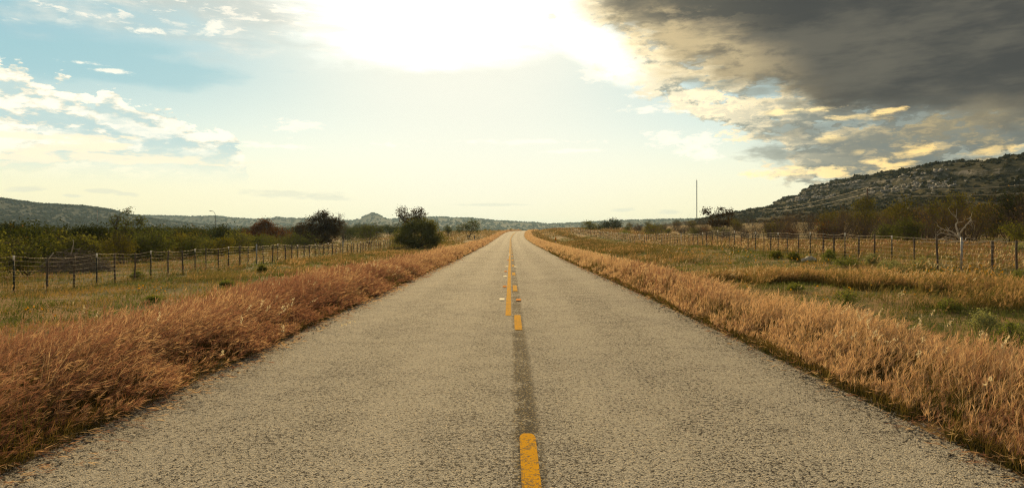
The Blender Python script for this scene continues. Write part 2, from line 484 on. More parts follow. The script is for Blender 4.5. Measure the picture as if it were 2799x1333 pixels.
def on_ground(px, py, dz=0.0):
    """Where the line of sight through a measured point of the photograph meets the ground."""
    t = np.concatenate([np.arange(3, 60, .1), np.arange(60, 700, .5)])
    x = (px - VX) / F * t; z = EYE - (py - VY) / F * t
    below = np.nonzero(z <= terr(x, t) + dz)[0]
    i = below[0] if len(below) else len(t) - 1
    return float(x[i]), float(t[i])

def at_depth(px, y):
    return (px - VX) / F * y, y

def z_at(py, y):
    return EYE - (py - VY) / F * y

# materials of the ground ------------------------------------------------------------
def ground_material():
    m = new_mat('earth_and_dry_grass')
    p = obj_coord()
    big = n_noise(p, .09, 5, .6); mid = n_noise(p, .7, 6, .65); fine = n_noise(p, 9.0, 5, .7); grit = n_noise(p, 55.0, 3, .7)
    soil = n_mix(fine, (.17, .125, .075), (.33, .255, .165))
    dry = n_mix(fine, (.20, .125, .05), (.42, .27, .12))
    green = n_mix(fine, (.060, .068, .022), (.15, .145, .05))
    c = n_mix(n_ss(mid + (big - .5) * .6, .42, .60), dry, green)
    c = n_mix(n_ss(fine * .5 + mid * .5 + (big - .5) * .3, .55, .63), c, soil)
    c = n_mix(n_ss(grit, .62, .72) * .5, c, (.10, .08, .05))
    h = mid * .4 + fine * .35 + grit * .15
    out_surface(principled(c, .95, spec=.1, normal=bump(h, .8, .12)))
    return m

def road_material():
    m = new_mat('chip_seal_asphalt')
    p = obj_coord()
    sp = node('ShaderNodeSeparateXYZ'); S.tree.links.new(node('ShaderNodeUVMap', uv_map='lane').outputs[0], sp.inputs[0])
    u, v = S(sp.outputs[0]), S(sp.outputs[1])      # u: metres from the centre line, v: metres along the road
    vo = node('ShaderNodeTexVoronoi', feature='F1'); vo.inputs['Scale'].default_value = 85.0
    S.tree.links.new(p, vo.inputs['Vector'])
    cell = vo.outputs['Color']; dist = S(vo.outputs['Distance'])
    cs = node('ShaderNodeSeparateColor'); S.tree.links.new(cell, cs.inputs[0])
    rnd, rnd2 = S(cs.outputs[0]), S(cs.outputs[1])
    pit = n_noise(p, 27.0, 3, .6) * .62 + n_noise(p, 75.0, 3, .6) * .38
    big = n_noise(p, .35, 5, .55); mid = n_noise(p, 2.3, 4, .6)
    stone = n_mix(rnd, (.26, .245, .205), (.56, .515, .415))
    stone = n_mix(n_ss(rnd2, .90, .99), stone, (.62, .52, .36))
    # tar showing between the stones, more of it where the chips have worn off and less in the wheel tracks
    wheel = S.m('MAXIMUM', n_ss(S.m('ABSOLUTE', S.m('ABSOLUTE', u) - .95), .55, .15), n_ss(S.m('ABSOLUTE', S.m('ABSOLUTE', u) - 2.6), .55, .15))
    lack = (pit - .5) * 1.0 + dist * .30 + (mid - .5) * .16 + (big - .5) * .09 - wheel * .03 + n_ss(S.m('ABSOLUTE', u), 3.0, 3.6) * .05
    tar = n_ss(lack, .180, .232)
    c = n_mix(tar, stone, (.022, .020, .018))
    c = n_mix(n_ss(big + (mid - .5) * .5, .42, .62) * .35, c, n_mul(c, (.84, .85, .90)))
    # a tarry seam where the dashes of the centre line have been moved
    seam = n_ss(S.m('ABSOLUTE', u - .135 + (mid - .5) * .08 + (pit - .5) * .22), .135, .065) * n_ss(mid + (pit - .5) * 2.0, .29, .47)
    c = n_mix(seam * .97, c, n_mix(n_ss(rnd2, .80, .88), (.030, .028, .022), (.36, .27, .12)))
    # faint cracks across the lanes
    ck = n_noise(n_vec(u * .25, v * .33, 0.0), 1.0, 3, .5)
    crack = n_ss(S.m('ABSOLUTE', S.m('FRACT', ck * 7.0) - .5), .012, .002) * n_ss(big, .55, .62)
    c = n_mix(crack * .6, c, (.05, .045, .04))
    h = (rnd * .5 + (1.0 - dist)) * (1.0 - tar)
    out_surface(principled(c, .85, spec=.09, normal=bump(h, .75, .012)))
    return m

def paint_material():
    m = new_mat('yellow_road_paint')
    p = obj_coord()
    a = n_noise(p, 34.0, 5, .68) * .5 + n_noise(p, 95.0, 3, .6) * .5; b = n_noise(p, 5.0, 4, .6)
    c = n_mix(b, (.62, .295, .004), (.76, .40, .008))
    c = n_mix(n_ss(a + (b - .5) * .3, .515, .555) * .85, c, (.16, .125, .07))
    out_surface(principled(c, .9, spec=.03, normal=bump(a, .7, .01)))
    return m

def ground():
    sl = [-ROADW - .02, -ROADW - .25, -4.2, -5, -6, -7.2, -8.5, -10, -11.5, -13, -15, -17, -20, -24, -28, -34, -42, -52, -66, -84, -110, -150, -210, -300, -450, -700, -1100, -1800, -3000]
    sr = [-s for s in sl]
    xs = np.array(sorted(sl + [-2, 0, 2] + sr))
    ys = np.concatenate([np.arange(-40, 0, 4), np.arange(0, 60, .8), np.arange(60, 130, 1.6), np.arange(130, 460, 4), np.geomspace(460, 5200, 40)])
    X, Y = np.meshgrid(xs, ys, indexing='ij')
    fl = sstep(np.abs(X), 3000, 600)
    W = X + cx(Y) * np.where(np.abs(X) < 450, 1, .0)
    Z = terr(W, Y)
    Z = np.where(np.abs(X) < ROADW, Z - .06, Z)
    n, k = X.shape
    idx = np.arange(n * k).reshape(n, k)
    q = np.stack([idx[:-1, :-1], idx[1:, :-1], idx[1:, 1:], idx[:-1, 1:]], -1).reshape(-1, 4)
    mb = MB(); mb.add(np.stack([W, Y, Z], -1).reshape(-1, 3), q)
    return tag(mb.build('ground', ground_material(), smooth=True), kind='structure')

def strip(mb, u0, u1, y0, y1, dz, n=None, cols=2, ragged=0.0):
    """A ribbon that follows the road between offsets u0..u1; returns lane coordinates."""
    n = n or max(2, int((y1 - y0) / 2.0))
    ys = np.linspace(y0, y1, n); us = np.linspace(u0, u1, cols)
    dx = np.gradient(cx(ys), ys); nl = np.sqrt(1 + dx ** 2)
    U, Y = np.meshgrid(us, ys, indexing='ij')
    if ragged:
        U = U.copy(); U[0] += (fbm(ys * 1.5, ys * 0, 3) - .5) * ragged; U[-1] += (fbm(ys * 1.5, ys * 0 + 9, 4) - .5) * ragged
    X = cx(ys)[None] + U / nl[None]; YY = Y - U * (dx / nl)[None]
    Z = zr(ys)[None] + dz - .012 * (np.abs(U) / 3.5) ** 2 * (abs(u1 - u0) > 3)
    idx = np.arange(cols * n).reshape(cols, n)
    q = np.stack([idx[:-1, :-1], idx[1:, :-1], idx[1:, 1:], idx[:-1, 1:]], -1).reshape(-1, 4)
    mb.add(np.stack([X, YY, Z], -1).reshape(-1, 3), q)
    return np.stack([U, Y], -1).reshape(-1, 2)

def road():
    mb = MB()
    uv = strip(mb, -ROADW, ROADW, -20, 440, .0, n=900, cols=13, ragged=.42)
    o = mb.build('road', road_material(), smooth=True)
    lay = o.data.uv_layers.new(name='lane')
    li = np.zeros(len(o.data.loops), np.int32); o.data.loops.foreach_get('vertex_index', li)
    lay.data.foreach_set('uv', uv[li].astype(np.float32).ravel())
    tag(o, kind='structure')
    pm = paint_material()
    m = MB(); strip(m, -.095, .015, 13.05, 430, .006, n=420)
    ln = m.build('painted_line', pm, o)
    ends = [(3.2, 5.40), (11.1, 13.15), (18.6, 20.75), (26.0, 27.9), (33.4, 35.2), (41.0, 42.6)]
    ends += [(48.4 + 7.6 * i, 50.2 + 7.6 * i) for i in range(36)]
    for a, b in ends:
        m = MB(); n = 8
        ys = np.array([a, a + .03, b - .10, b - .04, b]); hw = np.array([.058, .062, .062, .052, .03])
        c0 = cx(ys) + .133 + .0 * ys
        v = np.concatenate([np.stack([c0 - hw, ys, zr(ys) + .006], -1), np.stack([c0 + hw, ys, zr(ys) + .006], -1)])
        m.add(v, [[i, i + 5, i + 6, i + 1] for i in range(4)])
        m.build('painted_dash', pm, o)
    return o

# hills -----------------------------------------------------------------------------
def hill_material(name, dark, mid, light, rock=None, s=.02):
    m = new_mat(name)
    p = obj_coord()
    a = n_noise(p, s, 6, .65); b = n_noise(p, s * 9, 5, .7)
    c = n_mix(n_ss(a * .5 + b * .5, .42, .58), dark, mid)
    c = n_mix(n_ss(b + (a - .5) * .6, .56, .66), c, light)
    if rock is not None:
        sp = node('ShaderNodeSeparateXYZ'); S.tree.links.new(p, sp.inputs[0])
        z = S(sp.outputs[2])
        g = node('ShaderNodeNewGeometry'); s2 = node('ShaderNodeSeparateXYZ'); S.tree.links.new(g.outputs['Normal'], s2.inputs[0])
        steep = n_ss(S(s2.outputs[2]), .78, .60)
        lay = n_noise(n_vec(S(sp.outputs[0]) * .03, S(sp.outputs[1]) * .03, z * .9), 1.0, 5, .65)
        c = n_mix(steep * n_ss(lay + (b - .5) * .9, .44, .60), c, rock)
    out_surface(principled(c, .95, spec=.05, normal=bump(b, .6, 1.0)))
    return m

def mesa_h(x, y):
    """Flat-topped hill to the right: a plateau with two limestone ledges above a long foot slope."""
    wob = (fbm(x * .012, y * .012, 21) - .5) * 26 + (fbm(x * .05, y * .05, 22) - .5) * 9
    dx = (228 + (485 - y) * .035) - x
    dyn = (y - 492) * .74
    D = np.where((dx > 0) & (dyn > 0), np.hypot(np.maximum(dx, 0), np.maximum(dyn, 0)), np.maximum(dx, dyn)) + wob * sstep(np.maximum(dx, dyn), -30, 20)
    top = 37.5 + interp(y, [(150, -4), (290, -3.9), (340, -1.4), (400, -1.0), (480, -.4), (600, -.4)]) + (fbm(x * .02, y * .02, 25) - .5) * 5
    k = interp(D, [(-150, 1.05), (-20, 1.0), (-2, .975), (1.5, .90), (9, .87), (15, .80), (17.5, .70), (27, .65), (33, .58), (36, .50), (50, .42), (80, .25), (110, .12), (150, 0.0), (200, -.12)])
    return top * k + 2.2 + (fbm(x * .07, y * .07, 23) - .5) * 2.4 * sstep(D, 160, 100) + (fbm(x * .3, y * .3, 24, 3) - .5) * .8

def grid_mesh(X, Y, Z):
    n, k = X.shape
    idx = np.arange(n * k).reshape(n, k)
    q = np.stack([idx[:-1, :-1], idx[1:, :-1], idx[1:, 1:], idx[:-1, 1:]], -1).reshape(-1, 4)
    mb = MB(); mb.add(np.stack([X, Y, Z], -1).reshape(-1, 3), q)
    return mb

def mesa():
    xs = np.concatenate([np.arange(40, 110, 6), np.arange(110, 300, 1.6), np.arange(300, 520, 12)])
    ys = np.concatenate([np.arange(60, 250, 5), np.arange(250, 560, 2.2), np.arange(560, 800, 6)])
    X, Y = np.meshgrid(xs, ys, indexing='ij')
    m = hill_material('limestone_hillside', (.022, .022, .010), (.046, .042, .020), (.115, .092, .038), rock=(.19, .175, .155), s=.03)  # cloud shade over the hill is put into these darkened colours
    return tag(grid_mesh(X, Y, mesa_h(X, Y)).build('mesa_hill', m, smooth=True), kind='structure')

FAR_A = dict(pts=[(-900, 500), (-500, 515), (-200, 528), (0, 545), (106, 559), (228, 566), (300, 575), (342, 587), (430, 602), (540, 614), (700, 624)], d=[(-900, 900), (0, 1150), (340, 1300), (700, 1700)], back=700, front=620, seed=31)
FAR_B = dict(pts=[(-900, 540), (0, 560), (250, 584), (400, 591), (533, 594), (585, 592), (628, 597), (700, 601), (731, 599), (757, 595), (782, 599), (834, 599), (942, 605), (971, 604), (999, 592), (1019, 583), (1036, 589), (1056, 601), (1079, 599),
              (1140, 596), (1199, 595), (1300, 599), (1347, 604), (1472, 611), (1495, 614), (1592, 610), (1700, 604), (1900, 600), (2100, 590), (2400, 585), (3000, 570)], d=[(-900, 2300), (3000, 2500)], back=900, front=900, seed=41)
def far_h(spec, x, y):
    px = VX + F * x / y
    d = interp(px, spec['d']); rz_ = EYE - (interp(px, spec['pts']) - VY) / F * d
    t = y - d
    fr = spec['front']
    prof = np.where(t < 0, 1 - sstep(-t, -fr * .12, fr * 1.0) ** .8 * 1.0, 1 - .7 * sstep(t, 60, spec['back']))
    prof = np.where(t < 0, interp(-t / fr, [(0, 1), (.04, .985), (.10, .84), (.22, .60), (.4, .38), (.65, .19), (1, 0)]), prof)
    base = -9.0
    gully = (fbm(px * .012 + (t / fr) * .7, t / fr * 2.2, spec['seed']) - .5) * .34 * sstep(-t / fr, .02, .15) * sstep(-t / fr, 1.0, .6)
    return base + (rz_ - base) * (prof + gully * prof) + (fbm(x * .03, y * .03, spec['seed'] + 3) - .5) * 1.5

def far_hills(spec, name, mat):
    pu = np.arange(spec['pts'][0][0], spec['pts'][-1][0] + 1, 7.0)
    fr = spec['front']
    tt = np.concatenate([np.linspace(-fr, -fr * .15, 22), np.linspace(-fr * .14, 40, 14), np.linspace(80, spec['back'], 6)])
    P, T = np.meshgrid(pu, tt, indexing='ij')
    Y = interp(P, spec['d']) + T
    X = (P - VX) / F * Y
    return tag(grid_mesh(X, Y, far_h(spec, X, Y)).build(name, mat, smooth=True), kind='structure')

GROUND = ground(); ROAD = road(); MESA = mesa()
_hm = hill_material('far_scrub_hillside', (.040, .045, .030), (.056, .060, .038), (.072, .072, .045), s=.006)
HILLA = far_hills(FAR_A, 'wooded_hill', _hm); HILLB = far_hills(FAR_B, 'distant_hills', _hm)

def haze():
    m = bpy.data.materials.new('thin_evening_haze'); m.use_nodes = True
    S.tree = m.node_tree; S.tree.nodes.clear()
    v = node('ShaderNodeVolumePrincipled')
    v.inputs['Color'].default_value = (.50, .76, 1.0, 1); v.inputs['Density'].default_value = HAZE_D
    v.inputs['Anisotropy'].default_value = .4
    o = node('ShaderNodeOutputMaterial'); S.tree.links.new(v.outputs[0], o.inputs['Volume'])
    mb = MB(); mb.box((0, 2550, 18), (7200, 5340, 80))
    return tag(mb.build('haze', m), kind='stuff')
HAZE_D = .00011
# ------------------------------------------------------------------ grass
def ribbons(mb, base, h, lean, width, rng, nseg=3, curve=1.7, tint=None, taper=.8, droop=.25):
    """Curved tapering blades. lean: (n,2) sideways travel of the tip."""
    n = len(base)
    t = np.linspace(0, 1, nseg + 1)
    w = np.broadcast_to(np.asarray(width, float), (n,))
    lm = np.hypot(lean[:, 0], lean[:, 1]) / np.maximum(h, 1e-3)
    pos = np.zeros((n, nseg + 1, 3))
    pos[:, :, 0] = base[:, 0, None] + lean[:, 0, None] * t ** curve
    pos[:, :, 1] = base[:, 1, None] + lean[:, 1, None] * t ** curve
    pos[:, :, 2] = base[:, 2, None] + h[:, None] * (t - droop * np.minimum(lm, 1.5)[:, None] * t ** 2)
    ph = rng.uniform(0, np.pi, n)
    side = np.stack([np.cos(ph), np.sin(ph), np.zeros(n)], -1)
    ww = w[:, None] * (1 - taper * t ** 1.4)
    a = pos - side[:, None] * ww[..., None] / 2; b = pos + side[:, None] * ww[..., None] / 2
    v = np.stack([a, b], 2).reshape(-1, 3)
    i = np.arange(n)[:, None] * (nseg + 1) * 2 + np.arange(nseg)[None] * 2
    q = np.stack([i, i + 1, i + 3, i + 2], -1).reshape(-1, 4)
    tint = rng.uniform(0, 1, n) if tint is None else tint
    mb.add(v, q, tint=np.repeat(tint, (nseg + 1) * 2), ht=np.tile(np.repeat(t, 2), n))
    return pos

def grass_mat(name, low, mid, top, top2, trans=.5, pale=None, far_top=None):
    m = new_mat(name)
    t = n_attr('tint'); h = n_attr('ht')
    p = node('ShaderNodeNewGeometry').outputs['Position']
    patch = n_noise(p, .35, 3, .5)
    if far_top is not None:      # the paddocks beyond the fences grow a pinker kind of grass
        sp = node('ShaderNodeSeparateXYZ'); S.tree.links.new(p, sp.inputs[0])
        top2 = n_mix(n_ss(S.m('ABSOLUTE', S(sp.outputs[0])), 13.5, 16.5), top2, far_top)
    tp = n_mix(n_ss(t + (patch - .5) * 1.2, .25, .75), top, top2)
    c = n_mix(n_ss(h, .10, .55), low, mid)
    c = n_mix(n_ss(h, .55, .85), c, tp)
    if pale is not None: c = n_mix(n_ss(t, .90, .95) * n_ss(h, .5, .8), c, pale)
    d = node('ShaderNodeBsdfDiffuse'); S.tree.links.new(c, d.inputs[0])
    tr = node('ShaderNodeBsdfTranslucent'); S.tree.links.new(n_mul(c, (1.15, 1.03, .86)), tr.inputs[0])
    mx = node('ShaderNodeMixShader'); mx.inputs[0].default_value = trans
    S.tree.links.new(d.outputs[0], mx.inputs[1]); S.tree.links.new(tr.outputs[0], mx.inputs[2])
    out_surface(mx.outputs[0])
    return m

def in_view(x, y, pad=2.2):
    return (np.abs(x) < y * .78 + pad) & (y > 1.0)

def plumed(mb, x, y, h, lean, rng, d, hairs=5, seg=3, wscale=1.0, plume=1.0, tint=None):
    """Stems with a feathery seed head that the wind pulls out."""
    n = len(x)
    w = np.maximum(.0035, d * .00042) * wscale
    base = np.stack([x, y, terr(x, y) - .02], -1)
    tint = rng.uniform(0, 1, n) if tint is None else tint
    pos = ribbons(mb, base, h, lean, w, rng, seg, tint=tint, taper=.5)
    tip = pos[:, -1]; tan = pos[:, -1] - pos[:, -2]
    tl = np.linalg.norm(tan, axis=1, keepdims=True); tan = tan / tl
    for k in range(hairs):
        s = rng.uniform(.0, .9, n)[:, None]
        st = tip - tan * tl * s * .8
        L = rng.uniform(.035, .085, n)[:, None] * plume * (1 + d[:, None] * .008)
        dr = tan + rng.normal(size=(n, 3)) * .32 + np.array([.15, 0, -.1])
        dr /= np.linalg.norm(dr, axis=1, keepdims=True)
        sd = np.cross(dr, rng.normal(size=(n, 3))); sd /= np.linalg.norm(sd, axis=1, keepdims=True) + 1e-9
        ww = (np.maximum(.0026, d * .00040) * rng.uniform(.7, 1.5, n) * wscale)[:, None]
        v = np.stack([st - sd * ww * .5, st + sd * ww * .5, st + dr * L * .6 + sd * ww * .55, st + dr * L, st + dr * L * .6 - sd * ww * .55], 1)
        i = np.arange(n)[:, None] * 5
        q = np.concatenate([i + np.array([[0, 1, 2, 4]])]); t3 = i + np.array([[4, 2, 3]])
        mb.add(v.reshape(-1, 3), q, t3, tint=np.repeat(tint, 5), ht=np.full(n * 5, .98))

def scatter(rng, n, s0, s1, y0, y1, power=1.0):
    """Random points in a strip along the road, denser near the camera (1/y^power)."""
    u = rng.uniform(0, 1, n)
    if power == 1.0: y = y0 * (y1 / y0) ** u
    else:
        p = 1 - power; y = (y0 ** p + u * (y1 ** p - y0 ** p)) ** (1 / p)
    s = rng.uniform(s0, s1, n)
    return s, y

WIND = np.array([1.0, -.18])
def lean_of(n, h, rng, amount, spread=.35):
    a = rng.normal(0, spread, n)
    c, s = np.cos(a), np.sin(a)
    d = np.stack([WIND[0] * c - WIND[1] * s, WIND[0] * s + WIND[1] * c], -1)
    return d * (h * np.clip(rng.normal(amount, .30, n), -.15, 1.7))[:, None]

def verge_grass():
    rng = np.random.default_rng(7)
    mb = MB()
    # ---- left verge: wide, tall, laid over by the wind
    for (n, y0, y1, hairs, seg, pw) in ((22000, 3.4, 9, 7, 4, .6), (36000, 9, 26, 6, 3, 1.2), (26000, 26, 95, 4, 2, 1.5), (14000, 95, 330, 3, 2, 1.6)):
        s, y = scatter(rng, n, 3.30, 7.2, y0, y1, pw)
        s = 3.30 + (s - 3.30) * (1 + sstep(y, 5, 14) * .12 - .45 * sstep(y, 45, 130))
        edge = interp(y, [(0, 3.2), (6, 3.15), (14, 2.95), (40, 2.6), (120, 1.6), (330, 1.2)]) + (fbm(y * .35, y * 0, 51) - .5) * 1.3
        front = 3.42 + (fbm(y * .8, y * 0 + 3, 52) - .5) * .5
        k = (s > front) & (s < front + edge)
        cl = fbm(s * 2.2, y * 1.6, 53, 3)
        k &= rng.uniform(0, 1, n) < .35 + 1.1 * sstep(cl, .3, .6)
        s, y, cl, front, edge = s[k], y[k], cl[k], front[k], edge[k]
        x = cx(y) - s
        k = in_view(x, y); s, y, x, cl, front, edge = s[k], y[k], x[k], cl[k], front[k], edge[k]
        b = s - front
        h = (.14 + .56 * sstep(b, -.05, 1.15)) * (.82 + .36 * cl) * rng.uniform(.7, 1.2, len(s)) * (1 - .45 * sstep(b, edge * .72, edge))
        h *= 1 + .1 * sstep(y, 20, 60)
        ln = lean_of(len(s), h, rng, .62 + .0 * s.mean(), .45)
        d = np.hypot(x, y)
        plumed(mb, x, y, h, ln, rng, d, hairs, seg, tint=np.clip(rng.uniform(-.1, .62, len(x)) + .45 * sstep(y, 8, 60), 0, 1))
    # stray stems lying over the edge of the asphalt
    n = 900
    s, y = scatter(rng, n, 3.38, 3.75, 3.6, 45, 1.2)
    h = rng.uniform(.05, .2, n)
    x = cx(y) - s
    plumed(mb, x, y, h, np.stack([rng.uniform(.15, .6, n), rng.normal(0, .2, n)], -1), rng, np.hypot(x, y), 4, 4, .8)
    s, y = scatter(rng, n, 3.38, 3.7, 3.8, 45, 1.2)
    x = cx(y) + s; h = rng.uniform(.04, .2, n)
    plumed(mb, x, y, h, np.stack([-rng.uniform(.0, .4, n), rng.normal(0, .25, n)], -1), rng, np.hypot(x, y), 3, 4, .8)
    # ---- right verge: narrow and more upright
    for (n, y0, y1, hairs, seg, pw) in ((17000, 3.6, 9, 7, 4, .6), (25000, 9, 26, 6, 3, 1.2), (18000, 26, 95, 4, 2, 1.5), (12000, 95, 330, 3, 2, 1.6)):
        s, y = scatter(rng, n, 3.3, 5.6, y0, y1, pw)
        wv = interp(y, [(0, 1.7), (8, 1.25), (14, 1.05), (40, 1.5), (120, 1.9), (330, 1.6)]) + (fbm(y * .4, y * 0, 61) - .5) * .7
        front = 3.46 + (fbm(y * .9, y * 0 + 5, 62) - .5) * .42
        k = (s > front) & (s < front + wv)
        cl = fbm(s * 2.2, y * 1.6, 63, 3)
        k &= rng.uniform(0, 1, n) < .35 + 1.1 * sstep(cl, .3, .6)
        s, y, cl, front, wv = s[k], y[k], cl[k], front[k], wv[k]
        x = cx(y) + s
        k = in_view(x, y); s, y, x, cl, front, wv = s[k], y[k], x[k], cl[k], front[k], wv[k]
        b = s - front
        h = (.12 + .50 * sstep(b, -.05, .75)) * (.8 + .4 * cl) * rng.uniform(.65, 1.2, len(s)) * (1 - .4 * sstep(b, wv * .7, wv))
        ln = lean_of(len(s), h, rng, .34, .6)
        plumed(mb, x, y, h, ln, rng, np.hypot(x, y), hairs, seg, tint=np.clip(rng.uniform(.35, .95, len(x)) + .25 * sstep(y, 8, 50), 0, 1))
    # leafy bottoms of the tufts
    for sgn, w in ((-1, 3.0), (1, 1.3)):
        s, y = scatter(rng, 90000, 3.36, 3.5 + w, 3.5, 60, 1.2)
        k = fbm(s * 2.2, y * 1.6, 53 if sgn < 0 else 63, 3) > .26
        s, y = s[k], y[k]; x = cx(y) + sgn * s
        k = in_view(x, y); x, y = x[k], y[k]; n = len(x)
        b_ = np.abs(x - cx(y)) - 3.45
        h = rng.uniform(.10, .30, n) * (.6 + 1.15 * sstep(b_, .05, .9)) * np.where(rng.uniform(0, 1, n) < .3, 1.35, 1.0)
        ribbons(mb, np.stack([x, y, terr(x, y) - .02], -1), h, lean_of(n, h, rng, .4, .9), np.maximum(.006, y * .0006), rng, 2, tint=rng.uniform(0, 1, n))
        mb.a['ht'][-1] = (mb.a['ht'][-1][0], mb.a['ht'][-1][1] * .56)
    # greener leafy patches and upright dry stalks among them
    for sgn, w in ((-1, 3.2), (1, 1.4)):
        s, y = scatter(rng, 26000, 3.5, 3.6 + w, 3.5, 70, 1.25)
        k = fbm(s * 1.1, y * .8, 57 if sgn < 0 else 67, 3) > .56
        s, y = s[k], y[k]; x = cx(y) + sgn * s
        k = in_view(x, y); x, y = x[k], y[k]; n = len(x)
        h = rng.uniform(.22, .50, n)
        ribbons(mb, np.stack([x, y, terr(x, y) - .02], -1), h, lean_of(n, h, rng, .3, .8), np.maximum(.006, y * .0006), rng, 3, tint=rng.uniform(0, 1, n))
        mb.a['ht'][-1] = (mb.a['ht'][-1][0], mb.a['ht'][-1][1] * .24)
        s, y = scatter(rng, 900, 3.6, 3.6 + w, 3.6, 60, 1.2); x = cx(y) + sgn * s; h = rng.uniform(.45, .85, 900)
        ribbons(mb, np.stack([x, y, terr(x, y) - .02], -1), h, lean_of(900, h, rng, .25, .9), np.maximum(.004, y * .0004), rng, 3, tint=np.full(900, .97))
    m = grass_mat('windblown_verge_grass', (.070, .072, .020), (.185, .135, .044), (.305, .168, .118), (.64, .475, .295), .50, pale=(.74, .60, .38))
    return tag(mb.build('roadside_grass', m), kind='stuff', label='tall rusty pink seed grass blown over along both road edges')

def fence_y_left(y): return -15.0
def field_grass():
    """Golden drifts of the same grass out in the verge and beyond the fences."""
    rng = np.random.default_rng(11)
    mb = MB()
    def patch(n, x, y, hmin, hmax, lean, hairs=4, seg=2, ws=1.0, t0=0.0, t1=1.0):
        k = in_view(x, y, 2); x, y = x[k], y[k]
        h = rng.uniform(hmin, hmax, len(x)) * (.7 + .6 * fbm(x * .8, y * .8, 71, 3))
        plumed(mb, x, y, h, lean_of(len(x), h, rng, lean, .6), rng, np.hypot(x, y), hairs, seg, ws, tint=np.clip(rng.uniform(t0, t1, len(x)) + (fbm(x * .25, y * .2, 79, 3) - .5) * .9, 0, 1))
    # two long drifts inside the right fence
    for (n, y0, y1, c0, c1, w) in ((17000, 13, 25, 7.6, 12.0, 2.2), (7000, 34, 100, 8.5, 9.5, 2.0), (4000, 60, 240, 6.5, 7.5, 1.4), (4000, 45, 240, 11.0, 12.5, 1.1)):
        u = rng.uniform(0, 1, n) ** 1.15; y = y0 + (y1 - y0) * u
        s = np.interp(u, [0, 1], [c0, c1] if n < 15000 else [c0 + 3.5, c1 - 4.0]) + rng.normal(0, w * .42, n)
        k = (fbm(s * .7, y * .35, 72, 3) > .45) & (s > 5.6) & (s < np.where(y < 40, 12.6, 14.2))
        patch(n, cx(y[k]) + s[k], y[k], .24, .50, .35, t0=(.25 if n > 15000 else -.15), t1=(1.0 if n > 15000 else .68))
    # the paddock grass beyond the right fence
    n = 24000; s, y = scatter(rng, n, 15.3, 31, 19, 200, 1.2)
    k = fbm(s * .25, y * .2, 73, 3) > .43
    patch(n, cx(y[k]) + s[k], y[k], .24, .50, .3, 3, t0=.1)
    # clumps round the right fence posts
    n = 1800; s, y = scatter(rng, n, 13.2, 16.2, 19, 80, 1.2)
    k = fbm(s * 1.2, y * .7, 74, 3) > .5
    patch(n, cx(y[k]) + s[k], y[k], .3, .6, .3, 4)
    # beyond and under the left fence
    n = 20000; s, y = scatter(rng, n, 13.8, 32, 19, 190, 1.2)
    k = fbm(s * .3, y * .22, 75, 3) > .50
    patch(n, cx(y[k]) - s[k], y[k], .14, .34, .3, 3, t0=0, t1=.6)
    n = 11000; s, y = scatter(rng, n, 9.0, 14.5, 26, 140, 1.3)
    k = fbm(s * .6, y * .25, 76, 3) > .46
    patch(n, cx(y[k]) - s[k], y[k], .16, .36, .45, 3, t0=0, t1=.8)
    # slopes by the bend far ahead
    n = 9000; s, y = scatter(rng, n, 5.5, 40, 150, 420, 1.0)
    patch(n, cx(y) + s, y, .3, .6, .3, 2)
    n = 7000; s, y = scatter(rng, n, 5.5, 36, 150, 420, 1.0)
    patch(n, cx(y) - s, y, .25, .5, .3, 2)
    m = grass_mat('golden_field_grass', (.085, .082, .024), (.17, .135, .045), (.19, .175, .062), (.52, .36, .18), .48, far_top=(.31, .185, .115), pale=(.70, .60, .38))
    return tag(mb.build('meadow_grass', m), kind='stuff', label='golden drifts of dry grass in the meadow and around the fences')

